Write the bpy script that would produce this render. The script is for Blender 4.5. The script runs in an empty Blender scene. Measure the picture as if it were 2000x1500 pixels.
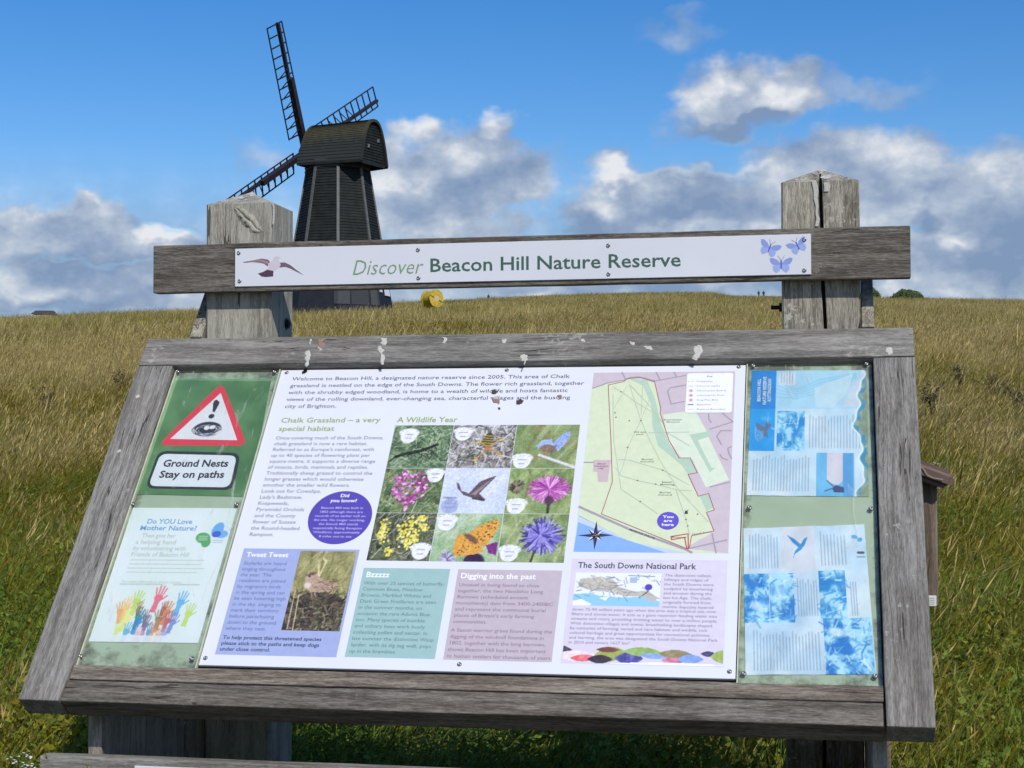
import bpy, bmesh, math, random
import numpy as np
from mathutils import Vector, Matrix, noise as mnoise
random.seed(7); np.random.seed(7)
R_ = math.radians
scn = bpy.context.scene
COL = scn.collection
ZG = 1.28                                  # height of the board's datum (top seam of the frame) above the turf

# ------------------------------------------------------------------ camera
YAW, PITCH, ROLL, FPX = -0.19215, 0.034186, -0.002335, 3135.8
CAM = Vector((0.31300, -3.12031, -0.15442 + ZG))
_f = Vector((math.sin(YAW)*math.cos(PITCH), math.cos(YAW)*math.cos(PITCH), math.sin(PITCH)))
_r = Vector((math.cos(YAW), -math.sin(YAW), 0)); _u = _r.cross(_f)
_r, _u = math.cos(ROLL)*_r + math.sin(ROLL)*_u, -math.sin(ROLL)*_r + math.cos(ROLL)*_u
cd = bpy.data.cameras.new('camera'); cam = bpy.data.objects.new('camera', cd); COL.objects.link(cam)
cam.matrix_world = Matrix(((_r.x, _u.x, -_f.x, CAM.x), (_r.y, _u.y, -_f.y, CAM.y), (_r.z, _u.z, -_f.z, CAM.z), (0, 0, 0, 1)))
cd.sensor_width = 36; cd.lens = 36*FPX/2000; cd.clip_end = 9000; cd.clip_start = 0.05
scn.camera = cam

# ------------------------------------------------------------------ sun, sky, exposure
SUN_AZ, SUN_EL = R_(34), R_(43.6)          # azimuth to the right of the board's normal
SUN = Vector((math.sin(SUN_AZ)*math.cos(SUN_EL), -math.cos(SUN_AZ)*math.cos(SUN_EL), math.sin(SUN_EL)))
sl = bpy.data.lights.new('sun', 'SUN'); so = bpy.data.objects.new('sun', sl); COL.objects.link(so)
sl.energy = 3.3; sl.angle = R_(0.53); sl.color = (1.0, 0.95, 0.87)
so.rotation_euler = SUN.to_track_quat('Z', 'Y').to_euler(); so.location = (20, -30, 40)
scn.view_settings.view_transform = 'Standard'; scn.view_settings.look = 'None'
scn.view_settings.exposure = 0.0; scn.view_settings.gamma = 1.0; scn.view_settings.use_curve_mapping = False
scn.cycles.max_bounces = 5; scn.cycles.diffuse_bounces = 2; scn.cycles.transmission_bounces = 3; scn.cycles.glossy_bounces = 2; scn.cycles.transparent_max_bounces = 8; scn.cycles.use_adaptive_sampling = True

def ray(x, y): return _f + _r*((x-1000)/FPX) - _u*((y-750)/FPX)
def ae(x, y):                                # azimuth and elevation of a direction
    v = ray(x, y); return math.atan2(v.x, v.y), math.atan2(v.z, math.hypot(v.x, v.y))

def build_world():
    w = bpy.data.worlds.new('World'); scn.world = w; w.use_nodes = True
    nt = w.node_tree; N = nt.nodes; L = nt.links; N.clear()
    def node(t, **k):
        n = N.new(t)
        for a, b in k.items(): setattr(n, a, b)
        return n
    def put(sock, v):
        if isinstance(v, bpy.types.NodeSocket): L.new(v, sock)
        else: sock.default_value = v
    def m(op, a, b=0.0, c=None, clamp=False):
        n = node('ShaderNodeMath', operation=op, use_clamp=clamp); put(n.inputs[0], a); put(n.inputs[1], b)
        if c is not None: put(n.inputs[2], c)
        return n.outputs[0]
    def vm(op, a, b=None):
        n = node('ShaderNodeVectorMath', operation=op); put(n.inputs[0], a)
        if b is not None: put(n.inputs[1], b)
        return n
    def mr(v, a, b, c, d, st='SMOOTHSTEP'):
        n = node('ShaderNodeMapRange', interpolation_type=st); put(n.inputs[0], v)
        for i, q in enumerate((a, b, c, d)): n.inputs[i+1].default_value = q
        return n.outputs[0]
    def nz(vec, sc, det, rough=.55, dist=0.):
        n = node('ShaderNodeTexNoise'); L.new(vec, n.inputs['Vector']); n.inputs['Scale'].default_value = sc
        n.inputs['Detail'].default_value = det; n.inputs['Roughness'].default_value = rough; n.inputs['Distortion'].default_value = dist
        return n
    sky = node('ShaderNodeTexSky', sky_type='NISHITA', sun_disc=False)
    sky.sun_elevation = SUN_EL; sky.sun_rotation = math.atan2(SUN.x, SUN.y); sky.altitude = 50; sky.air_density = 1.0; sky.dust_density = 0.4; sky.ozone_density = 2.5
    hs = node('ShaderNodeHueSaturation'); L.new(sky.outputs[0], hs.inputs['Color']); hs.inputs['Saturation'].default_value = SKY_SAT; hs.inputs['Value'].default_value = SKY_VAL; hs.inputs['Hue'].default_value = .5095
    tc = node('ShaderNodeTexCoord'); nrm = vm('NORMALIZE', tc.outputs['Generated'])
    sx = node('ShaderNodeSeparateXYZ'); L.new(nrm.outputs[0], sx.inputs[0])
    az = m('ARCTAN2', sx.outputs[0], sx.outputs[1]); el = m('ARCSINE', sx.outputs[2])
    cx = node('ShaderNodeCombineXYZ'); L.new(az, cx.inputs[0]); L.new(el, cx.inputs[1]); P0 = cx.outputs[0]
    st = vm('MULTIPLY', P0, (1.0, 1.35, 1.0)).outputs[0]
    n1 = nz(st, 16, 2, .55); n2 = nz(st, 60, 2, .6)
    w1 = vm('SCALE', vm('SUBTRACT', n1.outputs['Color'], (.5, .5, .5)).outputs[0]); w1.inputs['Scale'].default_value = .062
    w2 = vm('SCALE', vm('SUBTRACT', n2.outputs['Color'], (.5, .5, .5)).outputs[0]); w2.inputs['Scale'].default_value = .018
    P = vm('ADD', vm('ADD', P0, w1.outputs[0]).outputs[0], w2.outputs[0]).outputs[0]
    def blob(b):
        a, e = ae(b[0], b[1]); s = vm('SUBTRACT', P, (a, e, 0)).outputs[0]
        s = vm('MULTIPLY', s, (FPX/b[2], FPX/b[3], 0)).outputs[0]
        return m('SUBTRACT', 1.0, vm('LENGTH', s).outputs['Value'])
    def group(bl, init=0.0):
        o = None
        for b in bl:
            v = blob(b)
            if len(b) > 4: v = m('MULTIPLY', m('MAXIMUM', v, 0.0), b[4])
            o = v if o is None else (m('MAXIMUM', o, v) if len(b) < 5 else m('ADD', o, v))
        return o
    solid = [(40, 445, 120, 85), (170, 455, 150, 75), (275, 485, 115, 60), (345, 480, 90, 42), (60, 560, 330, 80), (330, 575, 330, 70),
             (800, 300, 100, 88), (885, 310, 120, 90), (950, 275, 80, 72), (860, 400, 170, 100), (1000, 360, 110, 80), (740, 320, 70, 70), (900, 500, 300, 80),
             (1385, 180, 105, 84), (1450, 200, 185, 74), (1545, 185, 105, 74),
             (1180, 395, 110, 80), (1235, 355, 135, 66), (1360, 400, 300, 110), (1600, 375, 310, 110), (1800, 355, 310, 105), (2010, 400, 320, 120), (1300, 510, 520, 100), (1800, 510, 520, 110), (1100, 520, 400, 90), (600, 620, 700, 50)]
    faint = [(510, 290, 90, 50, .8), (1690, 170, 170, 55, 1.1), (1320, 55, 120, 36, .8), (1070, 320, 90, 70, .6), (1520, 140, 60, 40, .7)]
    bright = [(55, 410, 80, 32, .55), (185, 405, 80, 26, .5), (325, 452, 75, 24, 1.3), (795, 240, 70, 38, .55), (950, 228, 60, 36, .6), (880, 310, 130, 50, .4), (1395, 145, 52, 44, .7), (1500, 195, 110, 32, .55), (1215, 322, 70, 22, .9), (1165, 370, 70, 34, .55), (1400, 322, 150, 18, .45), (1520, 410, 70, 40, .5), (1320, 430, 100, 30, .35), (1880, 450, 45, 26, .6), (1720, 560, 80, 22, .7), (1050, 560, 90, 20, .5), (100, 570, 110, 30, .4), (1800, 330, 280, 55, .3), (60, 470, 80, 40, .3), (1700, 440, 150, 40, .3)]
    dark = [(150, 505, 200, 44, .55), (330, 540, 160, 40, .3), (850, 395, 150, 55, .6), (990, 350, 80, 50, .4), (1430, 240, 150, 24, .8), (1340, 395, 130, 44, .55), (1140, 430, 100, 34, .45), (1900, 510, 150, 70, .38), (1810, 420, 50, 34, .7), (1980, 480, 100, 60, .25), (1560, 560, 260, 30, .4), (1250, 550, 200, 30, .4), (60, 610, 300, 30, .5)]
    S = group(solid); F = group(faint); B = group(bright); D = group(dark)
    # the rest of the sky: scattered cumulus of the same kind outside the part that is seen
    gen = nz(P, 3.2, 4, .55); a0 = ae(1000, 500)[0]
    away = mr(m('ABSOLUTE', m('SUBTRACT', az, a0)), .36, .60, 0, 1)
    high = mr(el, .32, .55, 0, 1)
    off = m('MAXIMUM', away, high)
    low = mr(el, .05, 1.0, .14, -.04)
    G = m('ADD', m('MULTIPLY', m('SUBTRACT', m('ADD', gen.outputs[0], low), .58), 3.0), 0.0)
    fine = m('MULTIPLY', m('SUBTRACT', nz(st, 34, 5, .62).outputs[0], .5), .62)
    S = m('ADD', S, fine)
    aS = mr(S, -.02, .46, 0, 1)
    aG = m('MULTIPLY', mr(G, 0, .35, 0, 1), off)
    aF = m('MULTIPLY', mr(m('ADD', F, fine), .05, .8, 0, .55), 1.0)
    alpha = m('MAXIMUM', m('MAXIMUM', aS, aG), aF)
    hz = mr(el, .085, .185, .92, 0.0)                 # pale air near the horizon
    alpha = m('MULTIPLY', m('MAXIMUM', alpha, hz), .97)
    # light and shade of the clouds: relief of the same noise, lit tops, grey undersides
    up = vm('ADD', st, (.012, .018, 0)).outputs[0]
    rel = m('MULTIPLY', m('SUBTRACT', nz(st, 24, 4, .58).outputs[0], nz(up, 24, 4, .58).outputs[0]), 1.5)
    sh = m('ADD', m('ADD', m('SUBTRACT', B, D), rel), .46)
    sh = m('ADD', sh, m('MULTIPLY', m('SUBTRACT', nz(st, 9, 2, .5).outputs[0], .5), .9))
    cr = node('ShaderNodeValToRGB'); L.new(sh, cr.inputs[0]); e = cr.color_ramp.elements
    def lin(c): return tuple(((v/255)/12.92 if v/255 <= .04045 else ((v/255+.055)/1.055)**2.4) for v in c) + (1,)
    e[0].position = 0.0; e[0].color = lin((128, 151, 184)); e[1].position = 1.0; e[1].color = lin((232, 234, 238))
    for p, c in ((.3, (150, 168, 195)), (.6, (180, 193, 211)), (.8, (208, 215, 225))):
        q = e.new(p); q.color = lin(c)
    sky_s = vm('SCALE', hs.outputs[0]); sky_s.inputs['Scale'].default_value = SKY_STR
    mix = node('ShaderNodeMix', data_type='RGBA'); L.new(alpha, mix.inputs[0]); L.new(sky_s.outputs[0], mix.inputs[6]); L.new(cr.outputs[0], mix.inputs[7])
    bg = node('ShaderNodeBackground'); bg.inputs[1].default_value = 1.0
    L.new(mix.outputs[2], bg.inputs[0]); out = node('ShaderNodeOutputWorld'); L.new(bg.outputs[0], out.inputs[0])
    w.cycles.sampling_method = 'MANUAL'; w.cycles.sample_map_resolution = 512
SKY_STR, SKY_SAT, SKY_VAL = 0.125, 1.44, 1.01
build_world()

# ------------------------------------------------------------------ helpers
def fade(c, k=.10): g = .3*c[0]+.59*c[1]+.11*c[2]; return tuple(v+(g-v)*k for v in c)
def srgb(c): return tuple(((v/255)/12.92 if v/255 <= .04045 else ((v/255+.055)/1.055)**2.4) for v in c)
def obj(name, me, parent=None, mat=None, world=None):
    o = bpy.data.objects.new(name, me); COL.objects.link(o)
    if mat is not None and me is not None: me.materials.clear(); me.materials.append(mat)
    if parent is not None: o.parent = parent
    if world is not None:
        base = parent_world(parent) if parent is not None else Matrix()
        o.matrix_basis = base.inverted() @ world
    elif parent is not None: o.matrix_basis = parent_world(parent).inverted()
    return o
def parent_world(p):
    m = p.matrix_basis.copy()
    while p.parent is not None: p = p.parent; m = p.matrix_basis @ m
    return m
def thing(name, label, cat, loc=(0, 0, 0), rz=0, group=None):
    o = bpy.data.objects.new(name, None); COL.objects.link(o); o.location = loc; o.rotation_euler = (0, 0, rz)
    o.matrix_basis = Matrix.Translation(loc) @ Matrix.Rotation(rz, 4, 'Z'); o.empty_display_size = .2
    tag(o, label, cat, group); return o
def tag(o, label=None, cat=None, group=None, kind=None):
    if label: o['label'] = label
    if cat: o['category'] = cat
    if group: o['group'] = group
    if kind: o['kind'] = kind
    return o
def mesh(name, v, f, smooth=False):
    me = bpy.data.meshes.new(name); me.from_pydata([tuple(p) for p in v], [], f); me.update()
    if smooth: me.polygons.foreach_set('use_smooth', [True]*len(me.polygons))
    return me
def bm_mesh(name, bm, smooth=False):
    me = bpy.data.meshes.new(name); bm.to_mesh(me); bm.free()
    if smooth: me.polygons.foreach_set('use_smooth', [True]*len(me.polygons))
    return me
def box_bm(bm, c, d, rot=None):
    g = bmesh.ops.create_cube(bm, size=1.0)['verts']; bmesh.ops.scale(bm, vec=d, verts=g)
    if rot is not None: bmesh.ops.rotate(bm, matrix=rot, verts=g)
    bmesh.ops.translate(bm, vec=c, verts=g); return g
def beam_bm(bm, a, b, w, h=None, side=Vector((0, 1, 0))):
    a, b = Vector(a), Vector(b); d = (b-a); L = d.length; x = d.normalized(); y = (side - x*side.dot(x)).normalized(); z = x.cross(y)
    M = Matrix((x, y, z)).transposed()
    return box_bm(bm, (a+b)/2, (L, w, h if h else w), M)
def cyl_bm(bm, a, b, r0, r1=None, n=12, cap=True):
    a, b = Vector(a), Vector(b); d = b-a
    g = bmesh.ops.create_cone(bm, cap_ends=cap, segments=n, radius1=r0, radius2=r0 if r1 is None else r1, depth=d.length)['verts']
    bmesh.ops.rotate(bm, matrix=d.to_track_quat('Z', 'Y').to_matrix(), verts=g); bmesh.ops.translate(bm, vec=(a+b)/2, verts=g); return g
def timber_mesh(name, L, W, H, seed=0, bev=.003, jit=.0006, seg=14):
    """a sawn timber: long axis x, centred; edges worn, faces very slightly uneven"""
    bm = bmesh.new(); box_bm(bm, (0, 0, 0), (L, W, H))
    bmesh.ops.bevel(bm, geom=list(bm.edges), offset=bev, segments=2, profile=.6, affect='EDGES')
    for i in range(1, seg):
        x = -L/2 + L*i/seg
        bmesh.ops.bisect_plane(bm, geom=bm.verts[:]+bm.edges[:]+bm.faces[:], plane_co=(x, 0, 0), plane_no=(1, 0, 0))
    for v in bm.verts:
        n = mnoise.noise_vector(Vector((v.co.x*9+seed*7.3, v.co.y*16, v.co.z*16)))
        v.co += Vector((n.x*.3, n.y, n.z))*jit*2
    return bm_mesh(name, bm)

# ---- materials
def new_mat(name):
    m = bpy.data.materials.new(name); m.use_nodes = True; nt = m.node_tree; nt.nodes.clear()
    out = nt.nodes.new('ShaderNodeOutputMaterial'); b = nt.nodes.new('ShaderNodeBsdfPrincipled'); nt.links.new(b.outputs[0], out.inputs[0])
    return m, nt, b, out
def nn(nt, t, **k):
    n = nt.nodes.new(t)
    for a, b in k.items(): setattr(n, a, b)
    return n
def noise_n(nt, vec, sc, det=4, rough=.5, dist=0):
    n = nn(nt, 'ShaderNodeTexNoise'); n.inputs['Scale'].default_value = sc; n.inputs['Detail'].default_value = det
    n.inputs['Roughness'].default_value = rough; n.inputs['Distortion'].default_value = dist
    if vec is not None: nt.links.new(vec, n.inputs['Vector'])
    return n
def ramp(nt, fac, stops):
    r = nn(nt, 'ShaderNodeValToRGB'); nt.links.new(fac, r.inputs[0]); e = r.color_ramp.elements
    e[0].position, e[0].color = stops[0][0], (*stops[0][1], 1); e[1].position, e[1].color = stops[-1][0], (*stops[-1][1], 1)
    for p, c in stops[1:-1]: e.new(p).color = (*c, 1)
    return r
def mixc(nt, f, a, b, mode='MIX'):
    n = nn(nt, 'ShaderNodeMix', data_type='RGBA', blend_type=mode)
    for s, v in ((n.inputs[0], f), (n.inputs[6], a), (n.inputs[7], b)):
        if isinstance(v, bpy.types.NodeSocket): nt.links.new(v, s)
        else: s.default_value = v if isinstance(v, (int, float)) else (*v, 1)
    return n.outputs[2]
def mapping(nt, vec, sc):
    n = nn(nt, 'ShaderNodeMapping'); n.inputs['Scale'].default_value = sc; nt.links.new(vec, n.inputs[0]); return n.outputs[0]
def simple(name, c, rough=.6, metal=0., spec=.5, var=0., sc=30, bump=0.):
    m, nt, b, o = new_mat(name); b.inputs['Roughness'].default_value = rough; b.inputs['Metallic'].default_value = metal
    b.inputs['Specular IOR Level'].default_value = spec
    tc = nn(nt, 'ShaderNodeTexCoord'); n = noise_n(nt, tc.outputs['Object'], sc, 5, .6)
    lo = tuple(max(0, v*(1-var)) for v in c); hi = tuple(v*(1+var*.7) for v in c)
    r = ramp(nt, n.outputs[0], [(.3, lo), (.7, hi)]); nt.links.new(r.outputs[0], b.inputs['Base Color'])
    if bump:
        bp = nn(nt, 'ShaderNodeBump'); bp.inputs['Strength'].default_value = bump; bp.inputs['Distance'].default_value = .002
        nt.links.new(n.outputs[0], bp.inputs['Height']); nt.links.new(bp.outputs[0], b.inputs['Normal'])
    return m
def wood(name, dark, mid, pale, axis=0, grain=1.0, lichen=.15, bump=.7, tint=(.16, .11, .075), tintf=.35):
    """weathered oak: grain stretched along one local axis, checks, silver and brown patches, lichen"""
    m, nt, b, o = new_mat(name); L = nt.links
    tc = nn(nt, 'ShaderNodeTexCoord'); oi = nn(nt, 'ShaderNodeObjectInfo')
    off = nn(nt, 'ShaderNodeVectorMath', operation='SCALE'); off.inputs[0].default_value = (13., 7., 5.); L.new(oi.outputs['Random'], off.inputs['Scale'])
    ad = nn(nt, 'ShaderNodeVectorMath', operation='ADD'); L.new(tc.outputs['Object'], ad.inputs[0]); L.new(off.outputs[0], ad.inputs[1]); V = ad.outputs[0]
    wv = noise_n(nt, V, 5, 3, .5); ws = nn(nt, 'ShaderNodeVectorMath', operation='SCALE'); L.new(wv.outputs['Color'], ws.inputs[0]); ws.inputs['Scale'].default_value = .012
    ad2 = nn(nt, 'ShaderNodeVectorMath', operation='ADD'); L.new(V, ad2.inputs[0]); L.new(ws.outputs[0], ad2.inputs[1]); V2 = ad2.outputs[0]
    s = [1., 1., 1.]; s[axis] = .075
    g1 = noise_n(nt, mapping(nt, V2, tuple(q*260*grain for q in s)), 1, 4, .75)
    g2 = noise_n(nt, mapping(nt, V2, tuple(q*60*grain for q in s)), 1, 5, .6)
    s2 = [1., 1., 1.]; s2[axis] = .16
    g3 = noise_n(nt, mapping(nt, V2, tuple(q*430 for q in s2)), 1, 3, .7)
    mx = nn(nt, 'ShaderNodeMath', operation='MULTIPLY_ADD'); L.new(g1.outputs[0], mx.inputs[0]); mx.inputs[1].default_value = .9; L.new(g2.outputs[0], mx.inputs[2])
    mx2 = nn(nt, 'ShaderNodeMath', operation='MULTIPLY_ADD'); L.new(g3.outputs[0], mx2.inputs[0]); mx2.inputs[1].default_value = .8; L.new(mx.outputs[0], mx2.inputs[2])
    r = ramp(nt, mx2.outputs[0], [(.66, dark), (.86, mid), (1.0, mid), (1.22, pale)]) if False else None
    sc = nn(nt, 'ShaderNodeMapRange'); L.new(mx2.outputs[0], sc.inputs[0]); sc.inputs[1].default_value = 1.02; sc.inputs[2].default_value = 1.72
    r = ramp(nt, sc.outputs[0], [(0, dark), (.32, tuple((a+b_)/2 for a, b_ in zip(dark, mid))), (.5, mid), (1, pale)])
    pt = noise_n(nt, mapping(nt, V, (3 if axis else 1.6, 3 if axis != 1 else 1.6, 4)), 2.2, 5, .6)
    pr = nn(nt, 'ShaderNodeMapRange'); L.new(pt.outputs[0], pr.inputs[0]); pr.inputs[1].default_value = .45; pr.inputs[2].default_value = .72; pr.inputs[4].default_value = tintf
    c = mixc(nt, pr.outputs[0], r.outputs[0], mixc(nt, .6, r.outputs[0], tint))
    s3 = [1., 1., 1.]; s3[axis] = .018
    ck = noise_n(nt, mapping(nt, V2, tuple(q*95 for q in s3)), 1, 1, .5); ck2 = noise_n(nt, V, 4.5, 2, .5)
    c1 = nn(nt, 'ShaderNodeMath', operation='SUBTRACT'); L.new(ck.outputs[0], c1.inputs[0]); c1.inputs[1].default_value = .5
    c2 = nn(nt, 'ShaderNodeMath', operation='ABSOLUTE'); L.new(c1.outputs[0], c2.inputs[0])
    wd = nn(nt, 'ShaderNodeMapRange'); L.new(ck2.outputs[0], wd.inputs[0]); wd.inputs[1].default_value = .50; wd.inputs[2].default_value = .66; wd.inputs[3].default_value = -.004; wd.inputs[4].default_value = .020
    c3 = nn(nt, 'ShaderNodeMath', operation='LESS_THAN'); L.new(c2.outputs[0], c3.inputs[0]); L.new(wd.outputs[0], c3.inputs[1])
    c = mixc(nt, c3.outputs[0], c, mixc(nt, .75, c, (.018, .014, .011)))
    big = noise_n(nt, V, 3.2, 4, .6); bg_ = nn(nt, 'ShaderNodeMapRange'); L.new(big.outputs[0], bg_.inputs[0]); bg_.inputs[1].default_value = .3; bg_.inputs[2].default_value = .7; bg_.inputs[3].default_value = .78; bg_.inputs[4].default_value = 1.16
    sb_ = nn(nt, 'ShaderNodeVectorMath', operation='SCALE'); L.new(c, sb_.inputs[0]); L.new(bg_.outputs[0], sb_.inputs['Scale']); c = sb_.outputs[0]
    lc = noise_n(nt, V, 85, 4, .65); lb = noise_n(nt, V, 7, 3, .5)
    la = nn(nt, 'ShaderNodeMath', operation='MULTIPLY'); L.new(lc.outputs[0], la.inputs[0]); L.new(lb.outputs[0], la.inputs[1])
    lr = nn(nt, 'ShaderNodeMapRange'); L.new(la.outputs[0], lr.inputs[0]); lr.inputs[1].default_value = .355; lr.inputs[2].default_value = .41; lr.inputs[4].default_value = lichen
    c = mixc(nt, lr.outputs[0], c, (.50, .50, .42))
    L.new(c, b.inputs['Base Color']); b.inputs['Roughness'].default_value = .8; b.inputs['Specular IOR Level'].default_value = .25
    bp = nn(nt, 'ShaderNodeBump'); bp.inputs['Strength'].default_value = bump; bp.inputs['Distance'].default_value = .0018
    L.new(mx2.outputs[0], bp.inputs['Height']); L.new(bp.outputs[0], b.inputs['Normal'])
    return m
M = {}
M['oak'] = wood('weathered_oak', (.105, .096, .082), (.235, .225, .200), (.395, .38, .345), 0, lichen=.5)
M['oak_brown'] = wood('browner_oak', (.048, .040, .031), (.150, .134, .110), (.31, .288, .248), 0, tint=(.13, .085, .055), tintf=.5)
M['oak_post'] = wood('old_post_oak', (.17, .155, .12), (.40, .38, .31), (.60, .57, .48), 2, grain=.55, lichen=.8, tint=(.30, .27, .19), tintf=.4)
M['oak_post_worn'] = wood('flaking_post_oak', (.10, .085, .06), (.33, .305, .24), (.66, .60, .48), 2, grain=.55, lichen=1., bump=1.0)
M['oak_plank'] = wood('cheek_plank_oak', (.16, .145, .115), (.36, .33, .27), (.50, .47, .39), 2, lichen=.2)
M['oak_batten'] = wood('batten_oak', (.07, .055, .04), (.21, .175, .135), (.42, .375, .31), 0, grain=.8, lichen=.8, bump=1.)
M['screw'] = simple('weathered_steel', (.35, .34, .33), .32, .9, var=.3, sc=400)
M['bolt'] = simple('black_bolt', (.02, .02, .022), .5, .5, var=.3)

def uv_print(name, rough=.35, spec=.5, coat=0):
    m, nt, b, o = new_mat(name); a = nn(nt, 'ShaderNodeAttribute', attribute_name='Col'); nt.links.new(a.outputs['Color'], b.inputs['Base Color'])
    b.inputs['Roughness'].default_value = rough; b.inputs['Specular IOR Level'].default_value = spec
    return m
M['print'] = uv_print('printed_picture')
INK = {}
def ink(c):
    if c not in INK: INK[c] = simple('ink_%d_%d_%d' % c, srgb(c), .4, var=.05, sc=60)
    return INK[c]

# ------------------------------------------------------------------ terrain
P0 = Vector((CAM.x, CAM.y)); EYE = CAM.z; H0 = 1.19
_hz = [(-200, 632, 120), (0, 627, 120), (300, 615, 120), (575, 606, 125), (770, 598, 150), (850, 593, 210), (880, 592, 250), (1078, 582, 270), (1252, 576, 300), (1390, 576, 320), (1406, 583, 320), (1440, 582, 330), (1500, 584, 330), (1705, 586, 260), (1814, 588, 240), (2000, 592, 230), (2200, 600, 220)]
_tab = []
for x, y, D in _hz:
    a, e = ae(x, y); _tab.append((a, math.tan(e) + H0/D, D))
_ta, _ts, _td = (np.array(q) for q in zip(*_tab))
def terrain(x, y):
    x = np.asarray(x, float); y = np.asarray(y, float)
    dx, dy = x-P0.x, y-P0.y; d = np.hypot(dx, dy)+1e-6; th = np.arctan2(dx, dy)
    s = np.interp(th, _ta, _ts); D = np.interp(th, _ta, _td)
    out = np.clip((np.abs(th+.19)-.42)/.6, 0, 1); out = out*out*(3-2*out)
    s = s*(1-out) + (.085*np.cos(th+.19))*out; D = D*(1-out) + 200*out
    k = np.clip((d-5)/40, 0, 1); k = k*k*(3-2*k); sl = .085*np.cos(th)*(1-k) + s*k
    sl = np.where(out > .5, sl, .085*(1-k)*np.cos(th) + s*k)
    dd = np.minimum(d, D); h = -H0 + sl*dd
    e = np.maximum(d-D, 0); h = h - .05*e*(1-np.exp(-e/25)) - np.where(e > 0, 0, 0)
    h = np.maximum(h, -60)
    w = np.clip(d/40, 0, 1)
    und = .05*np.sin(x*.31+1)*np.cos(y*.23) + .03*np.sin(x*.9+y*.6)*np.clip(d/8-.3, 0, 1)
    return h + EYE + und*w
def gz(x, y): return float(terrain(x, y))
def build_ground():
    rings = [0.0] + list(np.geomspace(.4, 420, 150)) + list(np.geomspace(450, 6000, 22))
    th = np.concatenate([np.linspace(-.62, .24, 240), np.linspace(.24, 2*math.pi-.62, 100)[1:-1]])
    n = len(th); vs = []; fs = []
    for r in rings:
        X = P0.x + r*np.sin(th); Y = P0.y + r*np.cos(th); Z = terrain(X, Y) if r > 0 else terrain(X, Y)*0 + gz(P0.x, P0.y)
        vs += list(zip(X, Y, Z))
    for i in range(len(rings)-1):
        for j in range(n):
            a = i*n+j; b_ = i*n+(j+1) % n; fs.append((a, b_, b_+n, a+n))
    me = mesh('ground', vs, fs, True)
    m, nt, b, o = new_mat('turf'); g = nn(nt, 'ShaderNodeNewGeometry')
    n1 = noise_n(nt, g.outputs['Position'], .35, 6, .65); n2 = noise_n(nt, g.outputs['Position'], 14, 5, .6)
    r1 = ramp(nt, n1.outputs[0], [(.35, (.050, .060, .018)), (.65, (.105, .085, .034))])
    r2 = ramp(nt, n2.outputs[0], [(.3, (.45, .45, .4)), (.7, (1.1, 1.1, 1.05))])
    nt.links.new(mixc(nt, 1.0, r1.outputs[0], r2.outputs[0], 'MULTIPLY'), b.inputs['Base Color']); b.inputs['Roughness'].default_value = .95; b.inputs['Specular IOR Level'].default_value = .1
    o_ = obj('ground', me, None, m); tag(o_, kind='structure')
build_ground()

# ------------------------------------------------------------------ grass
def grass_mat():
    m, nt, b, out = new_mat('grass_blades'); L = nt.links
    at = nn(nt, 'ShaderNodeAttribute', attribute_name='tone'); g = nn(nt, 'ShaderNodeNewGeometry')
    sep = nn(nt, 'ShaderNodeSeparateColor'); L.new(at.outputs['Color'], sep.inputs[0])     # R: random, G: straw amount, B: height
    cd_ = nn(nt, 'ShaderNodeVectorMath', operation='DISTANCE'); L.new(g.outputs['Position'], cd_.inputs[0]); cd_.inputs[1].default_value = (0, 0, 1.)
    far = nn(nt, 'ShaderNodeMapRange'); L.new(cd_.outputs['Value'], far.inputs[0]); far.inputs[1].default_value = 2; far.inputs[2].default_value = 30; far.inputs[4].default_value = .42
    p1 = noise_n(nt, g.outputs['Position'], .9, 4, .6); p2 = noise_n(nt, g.outputs['Position'], .12, 4, .6)
    def ma(a, k, c):
        q = nn(nt, 'ShaderNodeMath', operation='MULTIPLY_ADD'); L.new(a, q.inputs[0]); q.inputs[1].default_value = k
        if isinstance(c, bpy.types.NodeSocket): L.new(c, q.inputs[2])
        else: q.inputs[2].default_value = c
        return q.outputs[0]
    s = ma(p1.outputs[0], 1.7, -1.45); s = ma(p2.outputs[0], 1.9, s); s = ma(s, 1.0, -.27); s = ma(sep.outputs[1], .62, s); s = ma(sep.outputs[0], .22, s)
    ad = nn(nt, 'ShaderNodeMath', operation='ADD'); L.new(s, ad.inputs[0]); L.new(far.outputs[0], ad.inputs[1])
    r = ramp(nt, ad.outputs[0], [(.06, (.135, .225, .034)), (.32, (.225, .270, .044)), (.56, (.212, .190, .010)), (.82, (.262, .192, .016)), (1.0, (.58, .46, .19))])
    v = nn(nt, 'ShaderNodeMapRange'); L.new(sep.outputs[0], v.inputs[0]); v.inputs[3].default_value = .55; v.inputs[4].default_value = 1.4
    vm_ = nn(nt, 'ShaderNodeVectorMath', operation='SCALE'); L.new(r.outputs[0], vm_.inputs[0]); L.new(v.outputs[0], vm_.inputs['Scale'])
    L.new(vm_.outputs[0], b.inputs['Base Color']); b.inputs['Roughness'].default_value = .6; b.inputs['Specular IOR Level'].default_value = .12
    tr = nn(nt, 'ShaderNodeBsdfTranslucent'); L.new(vm_.outputs[0], tr.inputs[0]); mx = nn(nt, 'ShaderNodeMixShader'); mx.inputs[0].default_value = .28
    L.new(b.outputs[0], mx.inputs[1]); L.new(tr.outputs[0], mx.inputs[2]); L.new(mx.outputs[0], out.inputs[0])
    return m
M['grass'] = grass_mat()
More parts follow.
